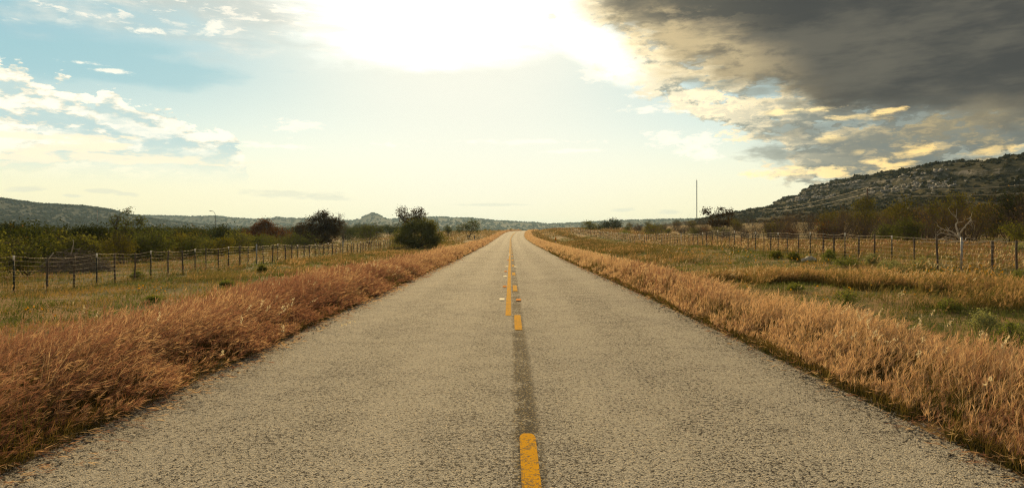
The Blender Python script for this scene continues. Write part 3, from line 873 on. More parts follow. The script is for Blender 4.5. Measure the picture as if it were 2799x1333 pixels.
def ground_cover():
    rng = np.random.default_rng(13)
    mb = MB()
    def weeds(x, y, hmin, hmax, wmul=1.0, spread=.9):
        k = in_view(x, y, 2); x, y = x[k], y[k]; n = len(x)
        d = np.hypot(x, y)
        h = rng.uniform(hmin, hmax, n)
        patch = fbm(x * .55, y * .4, 82, 3)
        tint = np.clip(sstep(patch, .3, .7) * .75 + rng.uniform(-.2, .25, n), 0, 1)
        ribbons(mb, np.stack([x, y, terr(x, y) - .01], -1), h, lean_of(n, h, rng, .5, 1.6), np.maximum(.008, d * .00085) * wmul, rng, 2, tint=tint)
    for sg, a, b in ((-1, 5.0, 15.5), (1, 4.6, 15.5)):
        n = 90000; s, y = scatter(rng, n, a, b, 5.0, 130, 1.35)
        k = rng.uniform(0, 1, n) < .25 + 1.2 * sstep(fbm(s * .9, y * .7, 81, 4), .38, .62)
        weeds(cx(y[k]) + sg * s[k], y[k], .04, .17)
        # small leafy rosettes
        n = 26000; s, y = scatter(rng, n, a + .3, b, 5.5, 90, 1.4)
        k = fbm(s * 1.6, y * 1.3, 83, 3) > .52
        x = cx(y[k]) + sg * s[k]; y = y[k]
        kk = in_view(x, y, 2); x, y = x[kk], y[kk]; n = len(x)
        z = terr(x, y)
        for j in range(3):
            c = np.stack([x + rng.normal(0, .05, n), y + rng.normal(0, .05, n), z + rng.uniform(.01, .12, n)], -1)
            mb.cards(c, np.maximum(.022, y * .0011) * rng.uniform(.6, 1.3, n), rng, .5, tint=np.clip(rng.normal(.8, .15, n), 0, 1), ht=.3)
        n = 24000; s, y = scatter(rng, n, 15.5, 34, 19, 220, 1.2)
        weeds(cx(y) + sg * s, y, .08, .22)
    m = new_mat('low_green_weeds')
    t = n_attr('tint'); h = n_attr('ht')
    p = node('ShaderNodeNewGeometry').outputs['Position']
    pn = n_noise(p, .5, 4, .6)
    dry = n_mix(t, (.30, .215, .095), (.36, .27, .13))
    grn = n_mix(n_ss(pn, .35, .65), (.080, .105, .028), (.17, .20, .085))
    c = n_mix(n_ss(t, .14, .42), dry, grn)
    d = node('ShaderNodeBsdfDiffuse'); S.tree.links.new(c, d.inputs[0])
    tr = node('ShaderNodeBsdfTranslucent'); S.tree.links.new(n_mul(c, (1.3, 1.2, .7)), tr.inputs[0])
    mx = node('ShaderNodeMixShader'); mx.inputs[0].default_value = .4
    S.tree.links.new(d.outputs[0], mx.inputs[1]); S.tree.links.new(tr.outputs[0], mx.inputs[2])
    out_surface(mx.outputs[0])
    return tag(mb.build('ground_cover', m), kind='stuff', label='low mixed weeds and short grass between the road and the fences')

def pale_plumes():
    """Scattered white bottlebrush heads standing above the verge."""
    rng = np.random.default_rng(17)
    mb = MB()
    pts = []
    for (px, py, sx, sy, n) in ((990, 735, 55, 18, 55), (190, 905, 40, 40, 8), (760, 800, 60, 25, 8), (620, 880, 200, 60, 14), (2330, 905, 120, 30, 16), (2500, 950, 100, 35, 9), (2660, 1000, 60, 40, 4), (2700, 700, 70, 25, 18), (2560, 735, 60, 15, 18)):
        for _ in range(n):
            pts.append(on_ground(px + rng.normal(0, sx * .6), py + rng.normal(0, sy * .6), .5))
    pts += [(cx(y) + s, y) for s, y in zip(*scatter(rng, 60, 5, 14, 12, 70, 1.2))]
    x = np.array([p[0] for p in pts]); y = np.array([p[1] for p in pts]); n = len(x)
    h = rng.uniform(.5, .78, n)
    ln = lean_of(n, h, rng, .35, .3)
    d = np.hypot(x, y)
    pos = ribbons(mb, np.stack([x, y, terr(x, y) - .02], -1), h, ln, np.maximum(.003, d * .0003), rng, 4, tint=np.zeros(n))
    for k in range(14):
        f = rng.uniform(0, 1, n)[:, None]
        c = pos[:, -1] * f + (pos[:, -1] + (pos[:, -1] - pos[:, -2]) * .55) * (1 - f)
        mb.cards(c + rng.normal(0, .006, (n, 3)), np.maximum(.016, d * .0008), rng, .28, up=1.6, tint=1.0, ht=1.0)
    m = foliage_mat('pale_seed_heads', (.35, .28, .12), (.78, .70, .50), .45, (1.1, 1.05, .9))
    return tag(mb.build('bottlebrush_grass', m), kind='stuff', label='scattered pale cream seed heads standing above the grass')

def gravel():
    rng = np.random.default_rng(43)
    mb = MB(); n = 5200
    y = 3.4 * (45 / 3.4) ** rng.uniform(0, 1, n); sg = np.where(rng.uniform(0, 1, n) < .5, -1, 1)
    s = 3.48 + np.abs(rng.normal(0, .16, n)) * np.where(rng.uniform(0, 1, n) < .55, -1, 1)
    x = cx(y) + sg * s; z = np.where(s < 3.56, zr(y) - .008, terr(x, y))
    r = rng.uniform(.005, .014, n) * (1 + y * .015)
    V = np.array([[1, 0, 0], [-1, 0, 0], [0, 1, 0], [0, -1, 0], [0, 0, 1], [0, 0, -1]], float)
    T = np.array([[0, 2, 4], [2, 1, 4], [1, 3, 4], [3, 0, 4], [2, 0, 5], [1, 2, 5], [3, 1, 5], [0, 3, 5]])
    v = (V[None] + rng.normal(0, .25, (n, 6, 3))) * r[:, None, None] * np.array([1.1, 1.1, .75]) + np.stack([x, y, z + r * .4], -1)[:, None]
    mb.add(v.reshape(-1, 3), None, (np.arange(n)[:, None, None] * 6 + T[None]).reshape(-1, 3))
    return tag(mb.build('gravel', simple_mat('loose_road_chips', (.27, .235, .18), .9, var=.5, scale=14)), kind='stuff', label='loose stone chips strewn along the ragged road edges')

def wildflowers():
    rng = np.random.default_rng(19)
    mb = MB()
    for (px, py, sx, sy, n) in ((2640, 765, 80, 14, 60), (2520, 770, 60, 20, 25), (2300, 800, 250, 50, 30), (420, 815, 30, 8, 14), (90, 880, 25, 8, 8), (2000, 700, 150, 12, 30), (2150, 730, 150, 12, 25)):
        for _ in range(n):
            x, y = on_ground(px + rng.normal(0, sx), py + rng.normal(0, sy * .6))
            if abs(x - float(cx(y))) < 4.2: continue
            z = float(terr(x, y)); hh = rng.uniform(.12, .35)
            mb.tube([(x, y, z), (x + .02, y, z + hh * .6), (x + .05, y, z + hh)], .003, 3, False, tint=0.0)
            c = np.repeat(np.array([[x + .05, y, z + hh]]), 4, 0) + rng.normal(0, .012, (4, 3))
            mb.cards(c, max(.022, y * .0010), rng, .6, tint=1.0)
    m = foliage_mat('yellow_flower_petals', (.08, .09, .03), (.72, .38, .02), .35, (1.1, 1.0, .6))
    return tag(mb.build('wildflowers', m), kind='stuff', label='tiny yellow orange wildflowers dotted through the weeds')

# ------------------------------------------------------------------ trees and shrubs
def limb(rng, a, b, n=6, wob=.08, sag=0.0):
    a = np.array(a, float); b = np.array(b, float)
    t = np.linspace(0, 1, n)[:, None]
    L = np.linalg.norm(b - a)
    p = a + (b - a) * t
    p[:, 2] += (np.sin(t[:, 0] * np.pi) * sag) * L
    off = rng.normal(0, wob * L / math.sqrt(n), (n, 3)); off[0] = 0
    return p + np.cumsum(off, 0) * np.sin(np.minimum(t * 1.0, 1) * np.pi) ** .5

def make_tree(name, mats, rng, lobes, trunk_r=.12, stems=1, clusters=60, leaves=26, leaf=.06, csize=.35, twig_r=.012,
              fork=.35, aspect=.5, bare=0.0, shell=.45, up=.2, spread_base=.15, tone=None):
    """Tapered trunk and limbs reaching into ellipsoid lobes [(cx,cy,cz,rx,ry,rz)], with leaf clumps through the lobes' volume.
    Returns (trunk mesh, crown mesh)."""
    tb, cb = MB(), MB()
    lobes = np.array(lobes, float)
    vol = lobes[:, 3] * lobes[:, 4] * lobes[:, 5]; vol = vol ** .75; pr = vol / vol.sum()
    limbs = []
    for sidx in range(stems):
        ang = rng.uniform(0, 6.283); rb = spread_base * (stems > 1) * rng.uniform(.3, 1)
        base = np.array([math.cos(ang) * rb, math.sin(ang) * rb, -.08])
        js = [j for j in range(len(lobes)) if j % stems == sidx % max(1, min(stems, len(lobes)))] or [rng.integers(len(lobes))]
        tgt = lobes[js, :3].mean(0)
        fk = base + (tgt - base) * fork + rng.normal(0, .05, 3) * tgt[2]
        tr = limb(rng, base, fk, 6, .07)
        tb.tube(tr, np.linspace(trunk_r * (1.25 if stems == 1 else 1.0), trunk_r * .78, 6) / (1 if stems == 1 else stems ** .4), 7)
        for j in js:
            c = lobes[j]
            for m in range(2 if len(lobes) > 2 else 3):
                e = c[:3] + rng.normal(0, .38, 3) * c[3:6]
                lb = limb(rng, fk, e, 7, .13, .05)
                limbs.append(lb)
                tb.tube(lb, np.linspace(trunk_r * .62, trunk_r * .16, 7) / (1 if stems == 1 else stems ** .4), 5)
    LP = np.concatenate(limbs)
    j = rng.choice(len(lobes), clusters, p=pr)
    d = rng.normal(size=(clusters, 3)); d /= np.linalg.norm(d, axis=1, keepdims=True)
    rad = rng.uniform(shell, 1, clusters) ** .7
    cc = lobes[j, :3] + d * lobes[j, 3:6] * rad[:, None]
    cc[:, 2] = np.maximum(cc[:, 2], .12)
    for c in cc:
        dd = np.linalg.norm(LP - c, axis=1) + .35 * np.maximum(LP[:, 2] - c[2], 0)
        o = LP[np.argmin(dd)]
        tw = limb(rng, o, c + (c - o) * .12, 4, .16, .06)
        tb.tube(tw, np.linspace(twig_r, twig_r * .35, 4), 3, False)
        if bare > 0:
            for _ in range(3):
                e = c + rng.normal(0, csize * .9, 3) + np.array([0, 0, csize * .3])
                tb.tube(limb(rng, tw[2], e, 4, .2), np.linspace(twig_r * .6, twig_r * .25, 4), 3, False)
    keep = rng.uniform(0, 1, clusters) >= bare * .6
    ck = cc[keep]
    if len(ck):
        nl = np.maximum(3, (leaves * rng.uniform(.5, 1.5, len(ck))).astype(int))
        ctr = np.repeat(ck, nl, 0)
        off = rng.normal(size=(len(ctr), 3)) * csize * np.repeat(rng.uniform(.55, 1.2, len(ck)), nl)[:, None] * np.array([1, 1, .72])
        ct = np.repeat(rng.uniform(0, 1, len(ck)), nl)
        tint = np.clip(ct * .7 + rng.uniform(0, .3, len(ctr)), 0, 1)
        pos = ctr + off; pos[:, 2] = np.maximum(pos[:, 2], .03)
        cb.cards(pos, leaf * rng.uniform(.6, 1.35, len(ctr)), rng, aspect, up, tint=tint)
    return tb.mesh(name + '_trunk', True), (cb.mesh(name + '_crown') if cb.n else None)

def bare_shrub(rng, h, w, stems=14, levels=3, r0=.022, leaves=0, leaf=.04):
    """A thicket plant of many upright leafless stems that fork upwards."""
    tb, cb = MB(), MB()
    tips = []
    def grow(p, d, L, r, lv):
        n = 4
        pts = [p]
        for i in range(n - 1):
            d = d + rng.normal(0, .13, 3) + np.array([0, 0, .06]); d /= np.linalg.norm(d)
            pts.append(pts[-1] + d * L / (n - 1))
        pts = np.array(pts)
        tb.tube(pts, np.linspace(r, r * .55, n), 4 if lv == 0 else 3, False, tint=rng.uniform())
        if lv < levels:
            for _ in range(rng.integers(2, 4)):
                k = rng.integers(1, n)
                dd = d + rng.normal(0, .42, 3); dd[2] = abs(dd[2]) * .8 + .1; dd /= np.linalg.norm(dd)
                grow(pts[k], dd, L * rng.uniform(.55, .8), r * .55, lv + 1)
        else: tips.append(pts[-1])
    for s in range(stems):
        a = rng.uniform(0, 6.283); q = math.sqrt(rng.uniform()) * .5
        d = np.array([math.cos(a) * q * w / h * 1.4, math.sin(a) * q * w / h * 1.4, 1.0]); d /= np.linalg.norm(d)
        grow(np.array([math.cos(a) * q * w * .35, math.sin(a) * q * w * .35, -.05]), d, h * rng.uniform(.32, .48), r0 * rng.uniform(.7, 1.3), 0)
    if leaves:
        t = np.array(tips); t = t[rng.integers(0, len(t), leaves)] + rng.normal(0, .12, (leaves, 3)) + np.array([0, 0, -.15]) * rng.uniform(0, 3, (leaves, 1))
        cb.cards(t, leaf * rng.uniform(.6, 1.3, leaves), rng, .5, tint=rng.uniform(0, 1, leaves))
    return tb, cb
# ------------------------------------------------------------------ materials of the things
M = {}
M['bark'] = simple_mat('grey_brown_bark', (.085, .065, .045), .9, var=.4, scale=5)
M['bark_dark'] = simple_mat('dark_bark', (.045, .033, .024), .9, var=.4, scale=5)
M['dead_wood'] = simple_mat('bleached_dead_wood', (.40, .36, .29), .85, var=.35, scale=7)
M['twig'] = simple_mat('brown_twigs', (.088, .062, .042), .9, var=.4, scale=3)
M['twig_grey'] = simple_mat('grey_twigs', (.15, .125, .10), .9, var=.4, scale=3)
M['stake'] = simple_mat('weathered_cedar_stake', (.095, .075, .055), .9, var=.4, scale=9)
M['tpost'] = simple_mat('dark_green_steel', (.020, .026, .020), .55, var=.3, scale=8)
M['white_paint'] = simple_mat('chalky_white_paint', (.74, .74, .70), .6, var=.12, scale=12)
M['pipe'] = simple_mat('galvanised_pipe', (.34, .35, .35), .5, .5, var=.18, scale=10)
M['wire'] = simple_mat('galvanised_wire', (.29, .25, .19), .55, .35, var=.15, scale=20)
M['steel'] = simple_mat('grey_painted_steel', (.16, .16, .16), .5, .3, var=.2, scale=4)
M['pole'] = simple_mat('creosoted_pole', (.10, .055, .035), .85, var=.35, scale=3)
M['orange'] = simple_mat('orange_plastic', (.80, .30, .015), .5, var=.1, scale=10)
M['red'] = simple_mat('red_paint', (.55, .05, .03), .55, var=.15, scale=10)
M['rock'] = simple_mat('pale_limestone', (.46, .42, .34), .9, var=.35, scale=4)
M['tabwhite'] = foliage_mat('translucent_white_plastic', (.86, .84, .76), (.86, .84, .76), .6, (1.0, 1.0, .95))
M['taborange'] = foliage_mat('translucent_orange_plastic', (.70, .38, .16), (.70, .38, .16), .5, (1.0, .95, .9))
M['olive'] = foliage_mat('olive_leaves', (.066, .080, .020), (.170, .182, .048), .47)
M['green'] = foliage_mat('mesquite_leaves', (.048, .066, .018), (.115, .138, .040), .44)
M['dark'] = foliage_mat('juniper_leaves', (.018, .027, .009), (.055, .068, .020), .30)
M['rust'] = foliage_mat('rust_leaves', (.080, .036, .014), (.165, .075, .026), .42)
M['umber'] = foliage_mat('dark_umber_leaves', (.034, .024, .010), (.085, .054, .020), .34)
M['yellow'] = foliage_mat('yellow_green_leaves', (.068, .078, .014), (.165, .155, .032), .46)
M['sage'] = foliage_mat('grey_green_weed', (.160, .190, .090), (.38, .41, .24), .42)
M['weed'] = foliage_mat('bright_green_weed', (.085, .115, .030), (.215, .255, .085), .45)
M['brownleaf'] = foliage_mat('sparse_brown_leaves', (.085, .060, .022), (.20, .13, .045), .45)

# ------------------------------------------------------------------ fences
def fence(name, label, side, ys_line, kinds, heights, offs, parent_y):
    """Wire fence along the road: posts, woven wire and a barbed top strand. kinds: 't' steel, 'w' stake, 'p' pipe."""
    rng = random.Random(5 + side)
    root = empty(name, (0, 0, 0))
    tag(root, label, 'fence')
    P = []
    for y, k, h, o in zip(ys_line, kinds, heights, offs):
        x = float(cx(y)) + side * (15.0 + o); z = float(terr(x, y))
        P.append((x, y, z, h))
        if k == 't':
            m = MB(); tx = rng.uniform(-.02, .02)
            m.box((x, y, z + h * .4375 - .1), (.050, .012, h * .875 + .2)); m.box((x, y + .022, z + h * .4375 - .1), (.010, .034, h * .875 + .2))
            for q in range(8): m.box((x, y - .010, z + h * (.1 + .085 * q)), (.022, .010, .02))
            po = m.build('steel_post', M['tpost'], root)
            m = MB(); m.box((x, y, z + h * .935), (.056, .016, h * .12)); m.box((x, y + .024, z + h * .935), (.012, .034, h * .12))
            m.build('white_tip', M['white_paint'], po)
        elif k == 'w':
            m = MB(); n = 6; t = np.linspace(-.12, 1, n)
            r = rng.uniform(.025, .040)
            px = x + np.cumsum([rng.gauss(0, .010) for _ in range(n)]); py = y + np.cumsum([rng.gauss(0, .010) for _ in range(n)])
            m.tube(np.stack([px, py, z + t * h * rng.uniform(.97, 1.03)], -1), [r * rng.uniform(.85, 1.15) for _ in range(n)], 7)
            m.build('wooden_stake', M['stake'], root, smooth=True)
        else:
            m = MB(); hh = h * 1.08
            m.tube([(x, y, z - .1), (x, y, z + hh), (x, y, z + hh + .015)], [.036, .036, .02], 10)
            m.build('pipe_post', M['pipe'], root, smooth=True)
    P = np.array(P)
    # strands with slight sag between posts
    fine, top, stay = MB(), MB(), MB()
    for f in (.10, .22, .34, .47, .60, .74, .86):
        pts = []
        for a, b in zip(P[:-1], P[1:]):
            for t in (0, .5):
                p = a * (1 - t) + b * t
                pts.append((p[0] - side * .03, p[1] - .03, p[2] + f * p[3] - (.012 if t else 0) + rng.gauss(0, .004)))
        pts = np.array(pts)
        fine.tube(pts, np.maximum(.0032, np.minimum(pts[:, 1], 60) * .000085), 4, False)
    pts = []
    for a, b in zip(P[:-1], P[1:]):
        for t in np.linspace(0, 1, 5)[:-1]:
            p = a * (1 - t) + b * t
            pts.append((p[0] - side * .03, p[1] - .03, p[2] + .975 * p[3] - .025 * math.sin(t * math.pi) + rng.gauss(0, .003)))
    pts = np.array(pts)
    top.tube(pts, np.maximum(.005, np.minimum(pts[:, 1], 80) * .00014), 5, False)
    for i in range(0, len(pts) - 1):
        for k in range(2):
            t = rng.random(); c = pts[i] * (1 - t) + pts[i + 1] * t
            d = np.array([rng.gauss(0, 1), rng.gauss(0, .4), rng.gauss(0, 1)]); d /= np.linalg.norm(d)
            top.tube([c - d * .03, c + d * .03], [.004, .003], 3, False)
    for a, b in zip(P[:-1], P[1:]):
        if a[1] > 70: continue
        for t in (.2, .4, .6, .8):
            p = a * (1 - t) + b * t
            fine.tube([(p[0] - side * .03, p[1] - .03, p[2] + .10 * p[3]), (p[0] - side * .03 + rng.gauss(0, .01), p[1] - .03, p[2] + .86 * p[3])], .0022, 3, False)
    fine.build('woven_wire', M['wire'], root); top.build('barbed_wire', M['wire'], root)
    return root

def fences():
    rng = random.Random(3)
    # left
    ys = [16.8, 18.1, 19.4, 20.66, 22.1, 23.5, 24.7, 26.0, 27.3, 28.5, 29.9, 31.2, 32.5]
    ks = list('twwtwwtwwtwwt')
    while ys[-1] < 112:
        ys.append(ys[-1] + rng.uniform(1.2, 1.45)); ks.append('t' if len(ks) % 3 == 0 else 'w')
    for yy in (40.4, 61.2):
        i = min(range(len(ys)), key=lambda j: abs(ys[j] - yy)); ys[i] = yy; ks[i] = 'p'
    hs = [1.12 + rng.uniform(-.03, .03) + (.05 if k == 't' else 0) for k in ks]
    fence('wire_fence', 'wire fence of steel and cedar posts on the left, in front of the olive scrub', -1, ys, ks, hs, [rng.gauss(0, .03) for _ in ys], 20)
    # right
    ys = [18.2, 19.2, 20.2, 21.3, 22.7, 24.0, 25.3, 26.8, 28.1, 29.4, 30.6, 31.6, 32.8, 34.1]
    ks = list('wwwwpwwtwwtwwt')
    while ys[-1] < 172:
        ys.append(ys[-1] + rng.uniform(1.15, 1.4) * (1 if ys[-1] < 90 else 1.25)); ks.append('t' if len(ks) % 3 == 1 else 'w')
    for yy in (60.0, 79.0):
        i = min(range(len(ys)), key=lambda j: abs(ys[j] - yy)); ys[i] = yy; ks[i] = 'p'
    hs = [1.13 + rng.uniform(-.03, .03) + (.05 if k == 't' else 0) for k in ks]
    fence('wire_fence', 'wire fence of steel and cedar posts on the right, below the rocky hill', 1, ys, ks, hs, [rng.gauss(0, .03) for _ in ys], 20)

# ------------------------------------------------------------------ trees
def plant(name, label, cat, meshes, mats, loc, rz=0.0, scale=1.0, group=None, parts=('trunk', 'crown')):
    root = empty(name, (loc[0], loc[1], float(terr(loc[0], loc[1])) - .03), rz)
    root.scale = (scale,) * 3 if not isinstance(scale, tuple) else scale
    tag(root, label, cat, group)
    for me, mt, pn in zip(meshes, mats, parts):
        if me is None: continue
        o = bpy.data.objects.new(pn, me); COL.objects.link(o); o.parent = root
        if not me.materials: me.materials.append(mt)
    return root

def box_lobes(items, Y, px0, zbase):
    """Lobes given as measured pixel boxes (x0, x1, ytop, ybottom) of a crown standing at depth Y."""
    out = []
    for (x0, x1, y0, y1) in items:
        s = Y / F
        c = ((x0 + x1) / 2 - px0) * s; rx = abs(x1 - x0) / 2 * s
        zt, zb = z_at(y0, Y) - zbase, z_at(y1, Y) - zbase
        out.append((c, 0, (zt + zb) / 2, rx, rx * .85, (zt - zb) / 2))
    return out

def single_trees():
    def T(seed, name, label, px, Y, boxes, mt, cat='tree', **kw):
        rng = np.random.default_rng(seed)
        x, y = at_depth(px, Y); zb = float(terr(x, y))
        me = make_tree(name, mt, rng, box_lobes(boxes, Y, px, zb), **kw)
        return plant(name, label, cat, me, mt, (x, y))
    B, G = M['bark'], M['green']
    T(1, 'broad_bush_tree', 'big round olive bush tree closest to the road on the left', 1143, 84,
      [(1085, 1200, 606, 672), (1078, 1140, 622, 674), (1150, 1212, 622, 674), (1110, 1190, 592, 640), (1068, 1112, 640, 678), (1178, 1222, 634, 678), (1092, 1150, 648, 682), (1140, 1200, 648, 682), (1150, 1196, 600, 640), (1090, 1126, 610, 650)], (M['bark_dark'], M['olive']),
      trunk_r=.16, stems=4, clusters=430, leaves=42, leaf=.085, csize=.34, shell=.4, twig_r=.02)
    T(2, 'dark_tree', 'sparse dark tree rising behind the big round olive bush tree', 1128, 87, [(1083, 1118, 566, 598), (1122, 1166, 564, 606), (1100, 1150, 580, 625)],
      (M['bark_dark'], M['umber']), trunk_r=.14, stems=2, clusters=90, leaves=26, leaf=.095, csize=.30, shell=.3, twig_r=.02)
    T(3, 'dark_tree', 'dark umber tree with many fanned trunks beside the reddish tree on the left', 872, 99,
      [(800, 870, 606, 660), (840, 912, 578, 640), (888, 938, 590, 640), (850, 930, 610, 664), (868, 900, 573, 615)], (M['bark_dark'], M['umber']),
      trunk_r=.17, stems=6, clusters=400, leaves=34, leaf=.10, csize=.34, shell=.4, spread_base=.4, twig_r=.022, bare=.25)
    T(4, 'bare_topped_tree', 'thin leafless pale branched tree against the right side of the dark umber tree', 936, 101, [(912, 945, 578, 630), (925, 958, 600, 640)],
      (M['twig_grey'], M['brownleaf']), trunk_r=.10, stems=3, clusters=60, leaves=6, leaf=.08, csize=.35, bare=.9, twig_r=.022)
    T(5, 'reddish_tree', 'rusty red leaved tree on the left with pointed tufts along its top', 722, 94,
      [(688, 760, 602, 655), (660, 710, 622, 668), (740, 790, 618, 668), (700, 745, 597, 640)], (M['twig_grey'], M['rust']),
      trunk_r=.14, stems=5, clusters=260, leaves=30, leaf=.09, csize=.30, shell=.4, spread_base=.3, twig_r=.02, bare=.15)
    T(6, 'slender_tree', 'slender open tree standing above the left scrub with airy wisps of leaves', 335, 54,
      [(298, 330, 583, 622), (326, 358, 590, 625), (356, 398, 588, 618), (342, 352, 567, 590), (310, 360, 615, 655)], (B, G),
      trunk_r=.09, stems=3, clusters=110, leaves=16, leaf=.065, csize=.22, shell=.3, twig_r=.014, fork=.45, bare=.3)
    T(7, 'mesquite_tree', 'airy green mesquite between the dark umber tree and the big round bush tree', 1010, 112,
      [(975, 1020, 618, 655), (1005, 1055, 614, 655), (990, 1045, 612, 640)], (B, G), trunk_r=.13, stems=3, clusters=120, leaves=24, leaf=.085, csize=.42, bare=.2, twig_r=.02)
    T(8, 'mesquite_tree', 'green mesquite standing alone in grass left of the far road bend', 1280, 168,
      [(1242, 1285, 608, 636), (1268, 1312, 600, 634), (1290, 1315, 616, 640)], (B, G), trunk_r=.15, stems=2, clusters=110, leaves=26, leaf=.12, csize=.5, twig_r=.026)
    T(9, 'mesquite_tree', 'small hazy mesquite between the round bush tree and the lone mesquite', 1224, 205, [(1212, 1236, 616, 638)], (B, G),
      trunk_r=.12, stems=2, clusters=50, leaves=22, leaf=.13, csize=.5, twig_r=.03)
    T(10, 'airy_tree', 'open tree of dark leaf tufts rising above the right thicket near the radio mast', 1962, 128,
      [(1918, 1945, 568, 590), (1942, 1962, 580, 606), (1955, 1985, 566, 596), (1980, 2006, 566, 600), (1935, 2000, 596, 622)], (M['bark_dark'], M['umber']),
      trunk_r=.16, stems=5, clusters=130, leaves=18, leaf=.15, csize=.34, shell=.3, fork=.4, twig_r=.035)
    T(11, 'dark_shrub', 'bushy dark shrub crowning the low rise where the right fence meets the far hills', 1678, 205, [(1650, 1702, 596, 625), (1632, 1668, 602, 628)],
      (M['bark_dark'], M['dark']), cat='shrub', trunk_r=.12, stems=3, clusters=110, leaves=24, leaf=.14, csize=.5, twig_r=.03)
    T(12, 'olive_shrub', 'olive shrub at the left end of the low rise beyond the right fence', 1610, 215, [(1588, 1630, 602, 632), (1606, 1650, 612, 634)], (B, M['olive']),
      cat='shrub', trunk_r=.12, stems=3, clusters=110, leaves=24, leaf=.14, csize=.5, twig_r=.03)
    T(13, 'green_shrub', 'single green shrub in the tawny clearing beyond the right fence', 1708, 135, [(1690, 1724, 630, 648)], (B, M['weed']),
      cat='shrub', trunk_r=.06, stems=4, clusters=60, leaves=26, leaf=.08, csize=.32, twig_r=.015)
    T(14, 'yellow_tree', 'tall yellow green tree behind the bleached dead tree on the right', 2590, 58,
      [(2535, 2600, 560, 640), (2570, 2650, 526, 590), (2590, 2660, 580, 640), (2530, 2570, 540, 590)], (B, M['yellow']),
      trunk_r=.12, stems=4, clusters=210, leaves=22, leaf=.065, csize=.36, shell=.3, bare=.35, twig_r=.014)
    T(15, 'yellow_tree', 'small yellow green tree in front of the utility pole', 2362, 86, [(2330, 2400, 545, 600), (2345, 2385, 538, 575), (2320, 2375, 580, 640)], (B, M['yellow']),
      trunk_r=.10, stems=4, clusters=130, leaves=20, leaf=.085, csize=.40, bare=.3, twig_r=.018)
    T(16, 'green_shrub', 'bright olive shrub at the foot of the thicket left of the dead tree', 2480, 50, [(2440, 2515, 600, 668), (2460, 2500, 590, 640)], (B, G),
      cat='shrub', trunk_r=.06, stems=6, clusters=110, leaves=24, leaf=.055, csize=.30, bare=.2, twig_r=.012)
    T(17, 'green_shrub', 'upright olive shrub further left along the thicket, with yellowing tips', 2260, 72, [(2235, 2290, 610, 658)], (B, M['yellow']),
      cat='shrub', trunk_r=.05, stems=5, clusters=70, leaves=22, leaf=.07, csize=.30, bare=.2, twig_r=.013)
    T(18, 'dark_tree', 'tall dark green tree at the right edge of the picture', 2790, 52, [(2735, 2830, 520, 600), (2700, 2790, 560, 640), (2760, 2850, 580, 660)], (M['bark_dark'], M['dark']),
      trunk_r=.12, stems=4, clusters=220, leaves=26, leaf=.065, csize=.38, bare=.25, twig_r=.014)
    T(19, 'green_shrub', 'leafy green shrub in the tawny clearing left of the fence dip', 1785, 125, [(1760, 1815, 612, 650)], (M['twig'], M['olive']),
      cat='shrub', trunk_r=.06, stems=6, clusters=90, leaves=24, leaf=.085, csize=.36, bare=.3, twig_r=.016)
    T(20, 'dark_tree', 'squat dark evergreen at the far left edge of the scrub', 25, 62, [(4, 48, 612, 640)], (M['bark_dark'], M['dark']),
      trunk_r=.1, stems=3, clusters=70, leaves=30, leaf=.07, csize=.28, twig_r=.013)
    T(21, 'dark_tree', 'dark evergreen mound between the slender tree and the brush pile', 245, 46, [(180, 270, 622, 668), (225, 300, 618, 660)], (M['bark_dark'], M['dark']),
      trunk_r=.1, stems=4, clusters=150, leaves=34, leaf=.055, csize=.28, twig_r=.012)
    T(22, 'dark_tree', 'dark evergreen just left of the reddish tree', 610, 80, [(575, 645, 622, 662)], (M['bark_dark'], M['dark']),
      trunk_r=.1, stems=3, clusters=90, leaves=30, leaf=.075, csize=.32, twig_r=.015)
    T(23, 'yellow_tree', 'small yellow green bush at the foot of the dark evergreen by the left fence', 608, 58, [(585, 640, 650, 690)], (B, M['yellow']), cat='shrub',
      trunk_r=.05, stems=4, clusters=70, leaves=24, leaf=.06, csize=.25, twig_r=.012)
    T(24, 'yellow_tree', 'yellow green bush right behind the left fence under the slender tree', 335, 40, [(285, 365, 650, 700), (300, 350, 640, 670)], (B, M['yellow']), cat='shrub',
      trunk_r=.06, stems=5, clusters=110, leaves=26, leaf=.045, csize=.24, twig_r=.011, bare=.2)
    T(25, 'leafy_bush', 'rounded olive bush close behind the fence at the left edge of the picture', 78, 30, [(-10, 60, 660, 735), (40, 110, 668, 745)], (B, M['green']), cat='shrub',
      trunk_r=.05, stems=5, clusters=120, leaves=26, leaf=.040, csize=.22, twig_r=.010, bare=.2)

